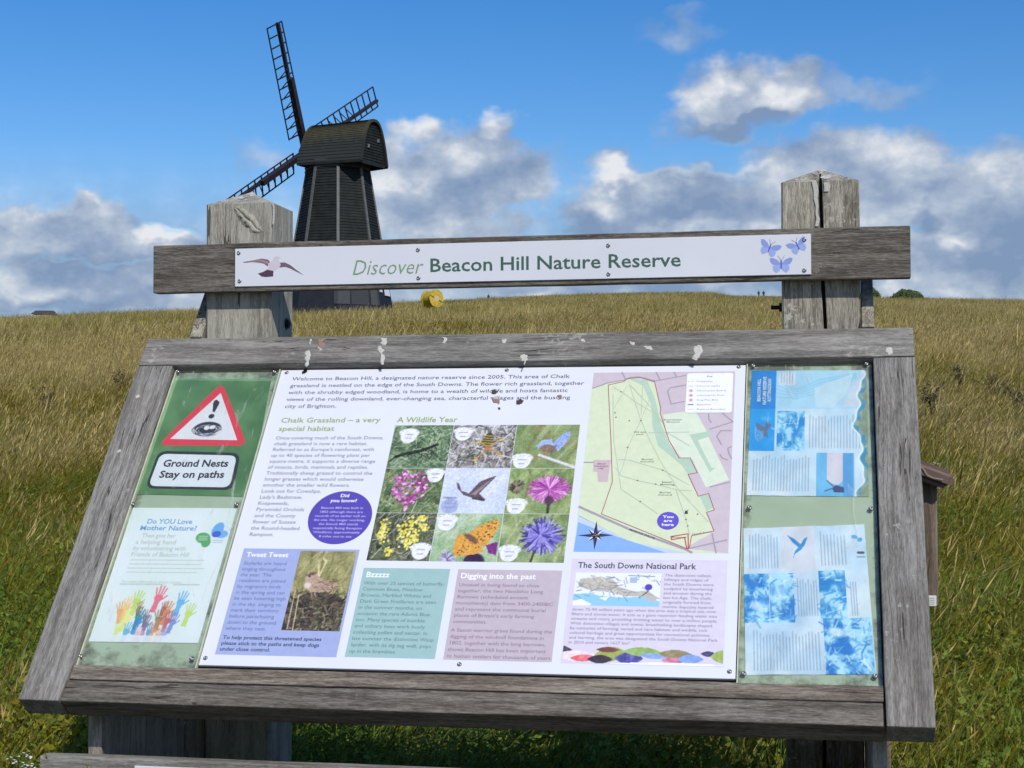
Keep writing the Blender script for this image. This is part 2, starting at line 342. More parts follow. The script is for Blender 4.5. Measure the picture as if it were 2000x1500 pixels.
def blades_mesh(name, n, rad, h0, h1, wid, lean, straw, heads, seed, seg=3):
    rs = np.random.RandomState(seed); V = []; F = []; C = []
    for i in range(n):
        a = rs.rand()*6.283; rr = rad*math.sqrt(rs.rand()); bx, by = rr*math.cos(a), rr*math.sin(a)
        isst = rs.rand() < straw; h = (h0 + (h1-h0)*rs.rand()**1.4)*(1.25 if isst else 1.0)
        w = wid*(.55 if isst else 1.)*(.7+.6*rs.rand()); fa = rs.rand()*6.283
        la = rs.normal(0, .9) if lean > .15 else rs.rand()*6.283
        lk = lean*(.4+1.0*rs.rand()) + abs(rs.normal(0, .18)); ldx, ldy = math.cos(la)*lk*h, math.sin(la)*lk*h
        curl = .6 + rs.rand()*1.2; tone = rs.rand(); st = (.75+.25*rs.rand()) if isst else .25*rs.rand()
        wx, wy = math.cos(fa)*w/2, math.sin(fa)*w/2; k0 = len(V)
        for j in range(seg+1):
            t = j/seg; px = bx+ldx*t**(1+curl*.6); py = by+ldy*t**(1+curl*.6); pz = h*t*(1-.22*lk*t)
            ww = (1-t**1.6) if not isst else (1-.5*t)
            if j == seg and not isst: V.append((px, py, pz)); C.append((tone, st, t))
            else: V += [(px-wx*ww, py-wy*ww, pz), (px+wx*ww, py+wy*ww, pz)]; C += [(tone, st, t)]*2
        for j in range(seg-1): q = k0+2*j; F.append((q, q+1, q+3, q+2))
        q = k0+2*(seg-1); F.append((q, q+1, q+2) if not isst else (q, q+1, q+3, q+2))
        if isst and heads:                    # seed head: three crossed narrow lozenges
            tx, ty, tz = px, py, pz; dv = Vector((ldx, ldy, h)).normalized(); hl = h*(.16+.12*rs.rand()); hw = wid*(.5+.4*rs.rand())
            for q2 in range(2):
                fa2 = fa+q2*1.6; ox, oy = math.cos(fa2)*hw, math.sin(fa2)*hw; k = len(V)
                V += [(tx, ty, tz), (tx+dv.x*hl*.4-ox, ty+dv.y*hl*.4-oy, tz+dv.z*hl*.4), (tx+dv.x*hl*.4+ox, ty+dv.y*hl*.4+oy, tz+dv.z*hl*.4), (tx+dv.x*hl, ty+dv.y*hl, tz+dv.z*hl)]
                C += [(tone, 1.0, 1.0)]*4; F.append((k, k+1, k+3, k+2))
    me = mesh(name, V, F); ca = me.attributes.new('tone', 'FLOAT_COLOR', 'POINT')
    ca.data.foreach_set('color', np.c_[np.array(C), np.ones(len(C))].astype('f').ravel()); me.materials.append(M['grass']); return me
def scatter(name, label, pts, rots, scales, variants, cat='grass', rnd=.8):
    """points carry rotation, size and variant number; geometry nodes put one tuft on each"""
    col = bpy.data.collections.new(name + '_tufts')
    for i, me in enumerate(variants):
        o = bpy.data.objects.new('%s_tuft_%02d' % (name, i), me); col.objects.link(o)
    me = bpy.data.meshes.new(name); me.vertices.add(len(pts)); me.vertices.foreach_set('co', np.asarray(pts, 'f').ravel())
    a = me.attributes.new('rot', 'FLOAT_VECTOR', 'POINT'); a.data.foreach_set('vector', np.asarray(rots, 'f').ravel())
    a = me.attributes.new('scl', 'FLOAT_VECTOR', 'POINT'); a.data.foreach_set('vector', np.asarray(scales, 'f').ravel())
    a = me.attributes.new('vid', 'INT', 'POINT'); a.data.foreach_set('value', np.random.randint(0, len(variants), len(pts)).astype('i'))
    o = bpy.data.objects.new(name, me); COL.objects.link(o); me.materials.append(M['grass'])
    ng = bpy.data.node_groups.new(name, 'GeometryNodeTree'); ng.interface.new_socket('Geometry', in_out='INPUT', socket_type='NodeSocketGeometry'); ng.interface.new_socket('Geometry', in_out='OUTPUT', socket_type='NodeSocketGeometry')
    gi = ng.nodes.new('NodeGroupInput'); go = ng.nodes.new('NodeGroupOutput'); mp = ng.nodes.new('GeometryNodeMeshToPoints'); ip = ng.nodes.new('GeometryNodeInstanceOnPoints')
    ci = ng.nodes.new('GeometryNodeCollectionInfo'); ci.inputs[0].default_value = col; ci.inputs[1].default_value = True; ci.inputs[2].default_value = True
    def na(n, t):
        q = ng.nodes.new('GeometryNodeInputNamedAttribute'); q.data_type = t; q.inputs[0].default_value = n; return q.outputs[0]
    ng.links.new(gi.outputs[0], mp.inputs[0]); ng.links.new(mp.outputs[0], ip.inputs['Points']); ng.links.new(ci.outputs[0], ip.inputs['Instance'])
    ip.inputs['Pick Instance'].default_value = True; ng.links.new(na('vid', 'INT'), ip.inputs['Instance Index'])
    er = ng.nodes.new('FunctionNodeEulerToRotation'); ng.links.new(na('rot', 'FLOAT_VECTOR'), er.inputs[0]); ng.links.new(er.outputs[0], ip.inputs['Rotation'])
    ng.links.new(na('scl', 'FLOAT_VECTOR'), ip.inputs['Scale']); ng.links.new(ip.outputs[0], go.inputs[0])
    md = o.modifiers.new('scatter', 'NODES'); md.node_group = ng
    tag(o, label, cat, kind='stuff'); return o
def sector(n, r0, r1, t0=-.545, t1=.165, p=1.0):
    u = np.random.rand(n)**p; r = np.sqrt(r0*r0+(r1*r1-r0*r0)*u); t = t0+(t1-t0)*np.random.rand(n)
    x = P0.x+r*np.sin(t); y = P0.y+r*np.cos(t); return np.c_[x, y, terrain(x, y)-.01]
def rot_s(n, rz, tilt, s0, s1, zmul=None):
    r = np.c_[np.random.normal(0, tilt, n), np.random.normal(0, tilt, n), np.random.uniform(-rz, rz, n)]
    s = np.random.uniform(s0, s1, (n, 1))*np.ones((1, 3))
    if zmul is not None: s[:, 2] *= zmul
    return r, s
def patchy(pts, f, lo=.55, hi=1.25):
    return np.array([lo+(hi-lo)*(.5+.5*mnoise.noise(Vector((p[0]*f, p[1]*f, 3.1)))*1.6) for p in pts])
def ground_leaves(name, n, rad, seed):
    """short broad leaves of clover, plantain and the like, lying at all angles"""
    rs = np.random.RandomState(seed); V = []; F = []; C = []
    for i in range(n):
        a = rs.rand()*6.283; rr = rad*math.sqrt(rs.rand()); p = Vector((rr*math.cos(a), rr*math.sin(a), .02+.10*rs.rand()**1.5))
        d = Vector(rs.normal(0, 1, 3)); d.z = abs(d.z)*.7; d.normalize(); l = .008+.018*rs.rand(); w = l*(.22+.2*rs.rand()); s_ = d.cross(Vector(rs.normal(0, 1, 3))).normalized(); k = len(V); t = rs.rand()
        V += [p, p+d*l*.5+s_*w, p+d*l, p+d*l*.5-s_*w]; F.append((k, k+1, k+2, k+3)); C += [(t, .0 if rs.rand() < .9 else .5, .5)]*4
    me = mesh(name, V, F); ca = me.attributes.new('tone', 'FLOAT_COLOR', 'POINT')
    ca.data.foreach_set('color', np.c_[np.array(C), np.ones(len(C))].astype('f').ravel()); me.materials.append(M['grass']); return me
def build_grass():
    near = [blades_mesh('near_tuft', 90, .17, .06, .26, .0028, .70, .20, True, 10+i) for i in range(4)] + [ground_leaves('leaf_tuft', 320, .18, 80+i) for i in range(3)]
    tall = [blades_mesh('stalk_tuft', 8, .16, .28, .58, .0030, 1.15, .95, True, 30+i, 4) for i in range(4)]
    mid = [blades_mesh('mid_tuft', 110, .36, .08, .27, .0042, .45, .40, True, 50+i) for i in range(5)]
    far = [blades_mesh('far_tuft', 130, 1.3, .16, .42, .018, .22, .50, False, 70+i, 2) for i in range(3)]
    pts = sector(5600, 2.75, 11, p=.9); keep = ~((pts[:, 1] < -.52) | ((pts[:, 1] < -.3) & (pts[:, 0] > -1.2) & (pts[:, 0] < .6))); pts = pts[keep]
    r, s = rot_s(len(pts), 1.4, .14, .8, 1.25, patchy(pts, .9, .5, 1.35)); scatter('meadow_grass', 'long green meadow grass growing close behind the information board', pts, r, s, near)
    pts = sector(1500, 3.3, 18, p=.9); pts = pts[(pts[:, 1] > .35) | (pts[:, 0] < -1.6)]
    r, s = rot_s(len(pts), .8, .20, .7, 1.15, patchy(pts, .5, .5, 1.2)); scatter('seeding_stalks', 'pale straw coloured seeding grass stalks above the near turf', pts, r, s, tall)
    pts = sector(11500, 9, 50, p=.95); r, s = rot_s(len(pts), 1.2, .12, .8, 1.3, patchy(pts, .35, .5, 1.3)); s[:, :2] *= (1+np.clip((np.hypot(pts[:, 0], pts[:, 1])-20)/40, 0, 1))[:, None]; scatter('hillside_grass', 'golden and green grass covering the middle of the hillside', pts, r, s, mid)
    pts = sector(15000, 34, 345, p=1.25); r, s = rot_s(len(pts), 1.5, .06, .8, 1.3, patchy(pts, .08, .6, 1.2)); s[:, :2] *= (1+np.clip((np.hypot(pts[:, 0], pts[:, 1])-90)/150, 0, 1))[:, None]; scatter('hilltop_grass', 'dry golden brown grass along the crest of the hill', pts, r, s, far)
build_grass()
# ------------------------------------------------------------------ the information board
TILT = 0.8881; VD = Vector((0, math.cos(TILT), math.sin(TILT))); ND = Vector((0, -math.sin(TILT), math.cos(TILT)))
DAT = Vector((0, 0, ZG)); REC = -.018                      # the panels lie 18 mm below the face of the frame
def FP(u, v, off=0.0): return DAT + Vector((u, 0, 0)) + VD*v + ND*off
def SP(x, y, off=REC):                                       # where a line of sight of the survey meets the tilted panel
    v = ray(x, y); s = ((DAT-CAM).dot(ND) + off)/v.dot(ND); p = CAM + v*s - DAT
    return p.x, p.dot(VD)
def SY(x, y, Y):
    v = ray(x, y); p = CAM + v*((Y-CAM.y)/v.y); return p
PM = Matrix(((1, 0, 0, 0), (0, VD.y, ND.y, 0), (0, VD.z, ND.z, ZG), (0, 0, 0, 1)))    # panel space (u, v, off) -> world
BEAM_Y = .038
board = thing('information_board', 'large weathered oak information board on two posts with a tilted printed panel and title beam', 'sign', (-.29, .12, 0))

def timber(name, mat, u0, u1, v0, v1, o0, o1, along='u', seed=0, label=None, frame=PM, parent=None, **k):
    L, W = (u1-u0, v1-v0) if along == 'u' else (v1-v0, u1-u0)
    me = timber_mesh(name, L, W, abs(o1-o0), seed, **k)
    T = Matrix.Translation(((u0+u1)/2, (v0+v1)/2, (o0+o1)/2))
    if along == 'v': T = T @ Matrix.Rotation(math.pi/2, 4, 'Z')
    o = obj(name, me, parent or board, mat, frame @ T); tag(o, label); return o

# frame of the tilted panel
UL, ULI, URI, UR = -1.085, -1.0075, .405, .4815
timber('top_rail', M['oak'], UL, UR, .0012, .0755, -.05, 0, seed=1, label='top rail of the frame spattered with bird droppings')
timber('stile', M['oak'], UL, ULI, -.7864, -.0012, -.05, 0, 'v', seed=2, label='stile down the side nearest the green warning notice')
timber('stile', M['oak'], URI, UR, -.7864, -.0012, -.05, 0, 'v', seed=3, label='stile down the side nearest the bleached blue leaflets')
timber('bottom_rail', M['oak_brown'], ULI+.002, URI-.004, -.7864, -.7442, -.052, -.001, seed=4)
timber('batten', M['oak_batten'], ULI+.002, URI-.002, -.7388, -.7092, -.05, -.007, seed=5, label='rough narrow batten under the panels')
b_ = bmesh.new(); box_bm(b_, (-.30, -.36, -.045), (1.41, .71, .012)); bk = obj('backing_board', bm_mesh('backing_board', b_), board, M['oak_brown'], PM)

# posts with shallow pyramid tops; the right one has a deep drying crack
def post(x0, x1, zs, za, mat, crack=None, seed=0):
    y0, y1 = .0687, .2100; zb = -ZG-.25; pts = 8; rows = []
    zs_l = list(np.linspace(zb, zs, 40)); bm = bmesh.new(); prev = None
    c = 0.004
    for z in zs_l:
        if crack:
            cxn = crack(z); loop = [(x0+c, y0), (cxn-.0042, y0), (cxn-.001, y0+.05), (cxn+.0005, y0+.05), (cxn+.0036, y0), (x1-c, y0)]
        else: loop = [(x0+c, y0), (x0+(x1-x0)*.3, y0), (x0+(x1-x0)*.5, y0), (x0+(x1-x0)*.6, y0), (x0+(x1-x0)*.8, y0), (x1-c, y0)]
        loop += [(x1, y0+c), (x1, y1-c), (x1-c, y1), (x0+c, y1), (x0, y1-c), (x0, y0+c)]
        row = []
        for (x, y) in loop:
            n = mnoise.noise_vector(Vector((x*14+seed, y*14, z*6)))*.0016
            row.append(bm.verts.new((x+n.x, y+n.y, z)))
        if prev:
            for i in range(len(row)): bm.faces.new((prev[i], prev[(i+1) % len(row)], row[(i+1) % len(row)], row[i]))
        prev = row
    ap = bm.verts.new(((x0+x1)/2, (y0+y1)/2, za))
    for i in range(len(prev)): bm.faces.new((prev[i], prev[(i+1) % len(prev)], ap))
    bmesh.ops.recalc_face_normals(bm, faces=bm.faces[:])
    me = bm_mesh('post', bm); o = obj('post', me, board, mat, Matrix.Translation(DAT)); return o
pl_ = post(-.9640, -.8200, .3415, .3755, M['oak_post'], None, 3); tag(pl_, 'post with a gnarled knot in front of the windmill')
pr_ = post(.2330, .3832, .3490, .3835, M['oak_post_worn'], lambda z: .3125 + .0035*math.sin(z*9+1) - (.0 if z > .2 else .004 + .006*math.sin((z-.2)*6)), 9); tag(pr_, 'post split by a long black drying crack')
# gnarled knot on the left post: a raised lip with a groove beside it
def knot():
    n = 26; V = []; F = []; cuts = ((458, 404), (470, 414), (480, 426), (492, 434), (500, 446), (512, 452)); P_ = [SY(x, y, .0672) for x, y in cuts]
    for i in range(n+1):
        t = i/n*(len(P_)-1); k = min(int(t), len(P_)-2); p = P_[k].lerp(P_[k+1], t-k); wv = math.sin(i/n*math.pi)**.6; nr = Vector((.62, 0, .78))
        for j, (q, dpt) in enumerate(((-.017, .0015), (-.010, -.0022), (-.0045, -.0040), (-.001, -.0012), (.0008, .0012), (.0026, -.0030), (.008, -.0018), (.015, .0015))):
            m1 = mnoise.noise(Vector((i*.45, j*1.3, 2.2))); V.append(p + nr*(q*wv*(1+.5*m1)) + Vector((0, dpt*wv*(1+.6*m1), 0)))
    for i in range(n):
        for j in range(7): k = i*8+j; F.append((k, k+1, k+9, k+8))
    me = mesh('knot', V, F, True); obj('knot', me, pl_, M['oak_post'], Matrix())
knot()

# side cheeks of upright planks that carry the tilted panel
def cheek(x0, x1, seed):
    cuts = [-.413, -.217, -.03, .150]
    def front(y, off): return (y + math.sin(TILT)*off*0 )*math.tan(TILT) + off/math.cos(TILT)
    for i in range(3):
        ya, yb = cuts[i]+.0015, cuts[i+1]-.0015
        bm = bmesh.new(); prof = [(ya, -ZG-.2), (yb, -ZG-.2)]
        def top(y): return front(y, -.053)
        if i < 2: prof += [(yb, top(yb)), (ya, top(ya))]
        else:
            ys = .0785*math.cos(TILT); prof += [(yb, .165), (.165/math.tan(TILT), .165), (.0785*VD.y, .0785*VD.z), (.0785*VD.y+.053*math.sin(TILT), .0785*VD.z-.053*math.cos(TILT)), (ya, top(ya))]
        fv = [[bm.verts.new((x, y, z)) for (y, z) in prof] for x in (x0, x1)]
        bm.faces.new(fv[0]); bm.faces.new(fv[1][::-1]); k = len(prof)
        for j in range(k): bm.faces.new((fv[0][j], fv[1][j], fv[1][(j+1) % k], fv[0][(j+1) % k]))
        bmesh.ops.recalc_face_normals(bm, faces=bm.faces[:])
        bmesh.ops.bevel(bm, geom=list(bm.edges), offset=.0015, segments=1, affect='EDGES')
        obj('cheek_plank', bm_mesh('cheek_plank', bm), board, M['oak_plank'] if i < 2 else M['oak_post_worn'], Matrix.Translation(DAT + Vector((0, .0, .0))))
cheek(-.9925, -.9665, 1); cheek(.3855, .4090, 5)
for x, s, z in ((-.8205, 1, .094), (.2330, -1, .107)):
    bm = bmesh.new(); p = Vector((x, .168 if s > 0 else .125, z)) + DAT
    cyl_bm(bm, p, p+Vector((s*.007, 0, 0)), .0088, n=6); cyl_bm(bm, p, p+Vector((s*.002, 0, 0)), .013, n=16); cyl_bm(bm, p, p+Vector((s*(.009 if s > 0 else .023), 0, 0)), .0042, n=10)
    obj('bolt', bm_mesh('bolt', bm), board, M['bolt'])

# crossbeams
def crossbeam(name, yf, p_tl, p_tr, p_bl, p_br, label, mat, th=.0302):
    q = [SY(*p, yf) for p in (p_tl, p_tr, p_bl, p_br)]
    x0 = (q[0].x+q[2].x)/2; x1 = (q[1].x+q[3].x)/2; zt = (q[0].z+q[1].z)/2; zb = (q[2].z+q[3].z)/2
    me = timber_mesh(name, x1-x0, zt-zb, th, 11, bev=.0022)
    o = obj(name, me, board, mat, Matrix.Translation(((x0+x1)/2, yf+th/2, (zt+zb)/2)) @ Matrix.Rotation(math.pi/2, 4, 'X')); tag(o, label); return x0, x1, zb, zt, o
bx0, bx1, bz0, bz1, tb = crossbeam('title_beam', BEAM_Y, (298, 479), (1778, 440.8), (300, 571.7), (1779, 543), 'crossbeam carrying the white title plate', M['oak_brown'])
LY = -.445; lz = SY(85, 1475, LY).z; lme = timber_mesh('lower_beam', bx1-bx0, .10, .0302, 17, bev=.0035)
lb = obj('lower_beam', lme, board, M['oak'], Matrix.Translation(((bx0+bx1)/2, LY+.0151, lz-.05)) @ Matrix.Rotation(math.pi/2, 4, 'X')); tag(lb, 'lower crossbeam in front of the cheeks')
M['plate'] = simple('white_plate', (.77, .785, .82), .3, var=.03, sc=6)
M['plate_edge'] = simple('plate_edge', (.7, .7, .7), .4)
def screw(parent, P_, nrm_, r=.0042):
    nrm_ = Vector(nrm_); bm = bmesh.new(); x = nrm_.orthogonal().normalized(); y = nrm_.cross(x); n = 14; rings = []
    for (rr, h) in ((r*1.0, 0), (r*.96, r*.28), (r*.7, r*.52), (r*.38, r*.6), (r*.3, r*.3)):
        rings.append([bm.verts.new(P_ + (x*math.cos(t*6.2832/n)+y*math.sin(t*6.2832/n))*rr + nrm_*h) for t in range(n)])
    for a, b in zip(rings, rings[1:]):
        for i in range(n): bm.faces.new((a[i], a[(i+1) % n], b[(i+1) % n], b[i]))
    bm.faces.new(rings[-1]); return obj('screw', bm_mesh('screw', bm, True), parent, M['screw'])
def plate_beam(yf, zoff, vis=True):
    q = [SY(458, 485, yf), SY(1583, 458, yf), SY(460, 558, yf), SY(1585, 538, yf)]
    x0, x1 = (q[0].x+q[2].x)/2, (q[1].x+q[3].x)/2; z1, z0 = (q[0].z+q[1].z)/2, (q[2].z+q[3].z)/2
    return x0, x1, z0, z1
tx0, tx1, tz0, tz1 = plate_beam(BEAM_Y-.003, 0)
def rbox(name, x0, x1, y0, y1, z0, z1, mat, parent, world=Matrix(), r=.001):
    bm = bmesh.new(); box_bm(bm, ((x0+x1)/2, (y0+y1)/2, (z0+z1)/2), (x1-x0, y1-y0, z1-z0)); bmesh.ops.bevel(bm, geom=list(bm.edges), offset=r, segments=1, affect='EDGES')
    return obj(name, bm_mesh(name, bm), parent, mat, world)
title = rbox('title_plate', tx0, tx1, BEAM_Y-.0035, BEAM_Y, tz0, tz1, M['plate'], board, r=.0006)
for px, py in ((466.5, 494), (468, 549), (816.5, 488), (817.5, 543), (1188, 479.5), (1188.5, 535.5), (1571, 468), (1571, 528)):
    screw(title, SY(px, py, BEAM_Y-.0035), (0, -1, 0))
lowpl = rbox('lower_plate', tx0, tx1, LY-.0035, LY, lz-.10+(tz0-bz0), lz-(bz1-tz1), M['plate'], board, r=.0006)
pg = SY(1594, 528, BEAM_Y); bm = bmesh.new(); cyl_bm(bm, pg+Vector((0, .004, 0)), pg-Vector((0, .0006, 0)), .0064, n=20); obj('wood_plug', bm_mesh('wood_plug', bm), tb, M['oak_plank'])

# ---- lettering: real letter shapes, flat, laid just above the surface
def text_mesh(lines, size, spacing, bold=0., shear=0., align='LEFT'):
    cu = bpy.data.curves.new('lettering', 'FONT'); cu.body = '\n'.join(lines); cu.size = size; cu.space_line = spacing
    cu.offset = bold*size; cu.shear = shear; cu.resolution_u = 2; cu.align_x = align; cu.fill_mode = 'FRONT' if False else 'BOTH'
    o = bpy.data.objects.new('lettering', cu); COL.objects.link(o)
    dg = bpy.context.evaluated_depsgraph_get(); dg.update(); me = bpy.data.meshes.new_from_object(o.evaluated_get(dg))
    bpy.data.objects.remove(o); bpy.data.curves.remove(cu); return me
def mat_of(c): return ink(c)
def lettering(parent, lines, p0, p1, pr, li, color, bold=0., shear=0., frame=PM, conv=SP, off=REC+.00030, ls=1.13, fill=.82, align='LEFT', name='lettering', rot=0):
    """p0/p1: baseline start of the first and last line, pr: right end of line li (survey pixels)"""
    if isinstance(lines, str): lines = lines.split('/')
    a, b, c = conv(*p0), (conv(*p1) if p1 else None), conv(*pr)
    n = len(lines)
    if n > 1: sp = (a[1]-b[1])/(n-1); size = sp/ls
    else: size = p1h[0] if False else abs(fill_h(conv, p0))*fill
    me = text_mesh([lines[li]], size, 1, bold, shear); xs = [v.co.x for v in me.vertices]; w = max(xs)-min(xs); bpy.data.meshes.remove(me)
    left = a[0]; sx = (c[0]-left)/w
    me = text_mesh(lines, size, 1.0, bold, shear)
    # blender's line pitch for this font, measured
    if n > 1:
        pitch = LP*size
        k = sp/pitch
        for v in me.vertices: v.co.y = v.co.y + LINE(v.co.y, pitch)*(pitch-sp)
    for v in me.vertices: v.co = Vector((left+v.co.x*sx, a[1]+v.co.y, off))
    me.materials.clear(); me.materials.append(mat_of(color)); o = bpy.data.objects.new(name, me); COL.objects.link(o); o.parent = parent
    o.matrix_basis = parent_world(parent).inverted() @ frame; return o
def fill_h(conv, p0): return .01
def LINE(y, pitch): return round((-y+pitch*.28)/pitch)
_t = text_mesh(['H', 'H'], 1, 1); _ys = sorted({round(v.co.y, 4) for v in _t.vertices}); CAPH = max(_ys); LP = -min(_ys); bpy.data.meshes.remove(_t)
def letters(parent, lines, x, y, width, caph, color, bold=0., shear=0., pitch=None, align='LEFT', off=REC+.00030, frame=PM, rot=0., name='lettering', ref=0):
    """lines of print: baseline start (x, y) in the surface's own metres, width of line ref, height of the capitals"""
    if isinstance(lines, str): lines = lines.split('/')
    size = caph/CAPH
    if width:
        me = text_mesh([lines[ref]], size, 1, bold, shear); xs = [v.co.x for v in me.vertices]; sx = width/(max(xs)-min(xs)); bpy.data.meshes.remove(me)
    else: sx = 1.0
    V = []; F = []
    for i, ln in enumerate(lines):
        if not ln.strip(): continue
        me = text_mesh([ln], size, 1, bold, shear, align); k = len(V); dy = -(pitch or size*1.2)*i
        for v in me.vertices:
            px, py = v.co.x*sx, v.co.y+dy
            V.append((x+px*math.cos(rot)-py*math.sin(rot), y+px*math.sin(rot)+py*math.cos(rot), off))
        F += [tuple(q+k for q in p.vertices) for p in me.polygons]; bpy.data.meshes.remove(me)
    me = mesh(name, V, F); me.materials.append(ink(color)); o = bpy.data.objects.new(name, me); COL.objects.link(o); o.parent = parent
    o.matrix_basis = parent_world(parent).inverted() @ frame; return o
def para(parent, lines, p0, p1, pr, li, color, bold=0., shear=0., k=.50, align='LEFT', off=REC+.00030):
    ls_ = lines.split('/'); a, b, c = SP(*p0), SP(*p1), SP(*pr); pitch = (a[1]-b[1])/(len(ls_)-1)
    return letters(parent, ls_, a[0], a[1], (c[0]-a[0]), pitch*k, color, bold, shear, pitch, align, off, ref=li)
def line1(parent, s, p0, pr, hpx, color, bold=0., shear=0., off=REC+.00030):
    a, c = SP(*p0), SP(*pr); h = SP(p0[0], p0[1]-hpx)[1]-a[1]
    return letters(parent, [s], a[0], a[1], c[0]-a[0], h, color, bold, shear, None, 'LEFT', off)
def flat(name, parent, pts, color, off, frame=PM, mat=None):
    me = mesh(name, [(p[0], p[1], off) for p in pts], [tuple(range(len(pts)))]); me.materials.append(mat or ink(color))
    o = bpy.data.objects.new(name, me); COL.objects.link(o); o.parent = parent; o.matrix_basis = parent_world(parent).inverted() @ frame; return o
def quad_uv(tl, tr, br, bl):                       # square up a surveyed quadrilateral on the panel
    a, b, c, d = SP(*tl), SP(*tr), SP(*br), SP(*bl)
    return (a[0]+d[0])/2, (b[0]+c[0])/2, (c[1]+d[1])/2, (a[1]+b[1])/2        # u0 u1 v0 v1
def rect(u0, u1, v0, v1): return [(u0, v0), (u1, v0), (u1, v1), (u0, v1)]

# ---- printed pictures: a fine grid of coloured points, painted here
class Pic:
    def __init__(s, w, h, bg=(255, 255, 255)):
        s.w, s.h = w, h; s.a = np.ones((h, w, 3))*np.array(bg, float); s.Y, s.X = np.mgrid[0:h, 0:w]; s.X = (s.X+.5)/w; s.Y = (s.Y+.5)/h; s.asp = h/w
    def blend(s, m, c): m = np.clip(m, 0, 1)[..., None]; s.a = s.a*(1-m)+np.array(c, float)*m
    def ell(s, cx, cy, rx, ry, c, ang=0, soft=.12, al=1.):
        dx, dy = s.X-cx, (s.Y-cy)*s.asp; ca, sa = math.cos(ang), math.sin(ang); u = (dx*ca+dy*sa)/rx; v = (-dx*sa+dy*ca)/(ry*s.asp) if False else (-dx*sa+dy*ca)/ry
        s.blend((1-np.hypot(u, v))/soft*al if al == 1 else np.clip((1-np.hypot(u, v))/soft, 0, 1)*al, c)
    def poly(s, pts, c, al=1.):
        ins = np.zeros_like(s.X, bool); n = len(pts)
        for i in range(n):
            x1, y1 = pts[i]; x2, y2 = pts[(i+1) % n]
            if y1 == y2: continue
            cnd = ((s.Y > min(y1, y2)) & (s.Y <= max(y1, y2))) & (s.X < (s.Y-y1)*(x2-x1)/(y2-y1)+x1); ins ^= cnd
        s.blend(ins*al, c)
    def line(s, x0, y0, x1, y1, w, c, al=1.):
        y0_, y1_ = y0*s.asp, y1*s.asp; lo = min(x0, x1)-w*2; hi = max(x0, x1)+w*2; j0, j1 = int(max(0, lo*s.w)), int(min(s.w, hi*s.w+2))
        i0, i1 = int(max(0, (min(y0, y1)-w*2/s.asp)*s.h)), int(min(s.h, (max(y0, y1)+w*2/s.asp)*s.h+2))
        if j1 <= j0 or i1 <= i0: return
        X, Y = s.X[i0:i1, j0:j1], s.Y[i0:i1, j0:j1]*s.asp; dx, dy = x1-x0, y1_-y0_; L2 = dx*dx+dy*dy+1e-9
        t = np.clip(((X-x0)*dx+(Y-y0_)*dy)/L2, 0, 1); d = np.hypot(X-x0-t*dx, Y-y0_-t*dy)
        m = (np.clip((w/2-d)*s.w+.5, 0, 1)*al)[..., None]; s.a[i0:i1, j0:j1] = s.a[i0:i1, j0:j1]*(1-m)+np.array(c, float)*m
    def pline(s, pts, w, c, al=1.):
        for p, q in zip(pts, pts[1:]): s.line(*p, *q, w, c, al)
    def noise(s, sc, seed, oct=4):
        rs = np.random.RandomState(seed); o = np.zeros((s.h, s.w)); amp = 1.; tot = 0
        for k in range(oct):
            gx, gy = int(sc*2**k)+2, int(sc*s.asp*2**k)+2; g = rs.rand(gy, gx); fx = s.X*(gx-1); fy = s.Y*(gy-1)
            ix, iy = np.minimum(fx.astype(int), gx-2), np.minimum(fy.astype(int), gy-2); u, v = fx-ix, fy-iy; u = u*u*(3-2*u); v = v*v*(3-2*v)
            o += amp*((g[iy, ix]*(1-u)+g[iy, ix+1]*u)*(1-v)+(g[iy+1, ix]*(1-u)+g[iy+1, ix+1]*u)*v); tot += amp; amp *= .55
        return o/tot
    def tone(s, sc, seed, c0, c1, al=1., oct=4, k=2.2):
        n = np.clip((s.noise(sc, seed, oct)-.5)*k+.5, 0, 1)[..., None]; s.a = s.a*(1-al)+al*(np.array(c0, float)*(1-n)+np.array(c1, float)*n)
    def strokes(s, n, ln, w, cols, ang, sp, seed, box=(0, 0, 1, 1), al=.9):
        rs = np.random.RandomState(seed)
        for i in range(n):
            x = box[0]+(box[2]-box[0])*rs.rand(); y = box[1]+(box[3]-box[1])*rs.rand(); a = ang+rs.normal(0, sp); l = ln*(.5+rs.rand()); c = cols[rs.randint(len(cols))]
            s.line(x, y, x+math.cos(a)*l, y+math.sin(a)*l/s.asp, w*(.5+rs.rand()), c, al)
    def flower(s, cx, cy, r, n, w, cols, seed, r0=0., sq=1.):
        rs = np.random.RandomState(seed)
        for i in range(n):
            a = rs.rand()*6.283; l = r*(.55+.45*rs.rand()); c = cols[rs.randint(len(cols))]
            s.line(cx+math.cos(a)*r0*r, cy+math.sin(a)*r0*r/s.asp*sq, cx+math.cos(a)*l, cy+math.sin(a)*l/s.asp*sq, w*(.6+.8*rs.rand()), c)
def w_seed(p): return p.w*7+p.h
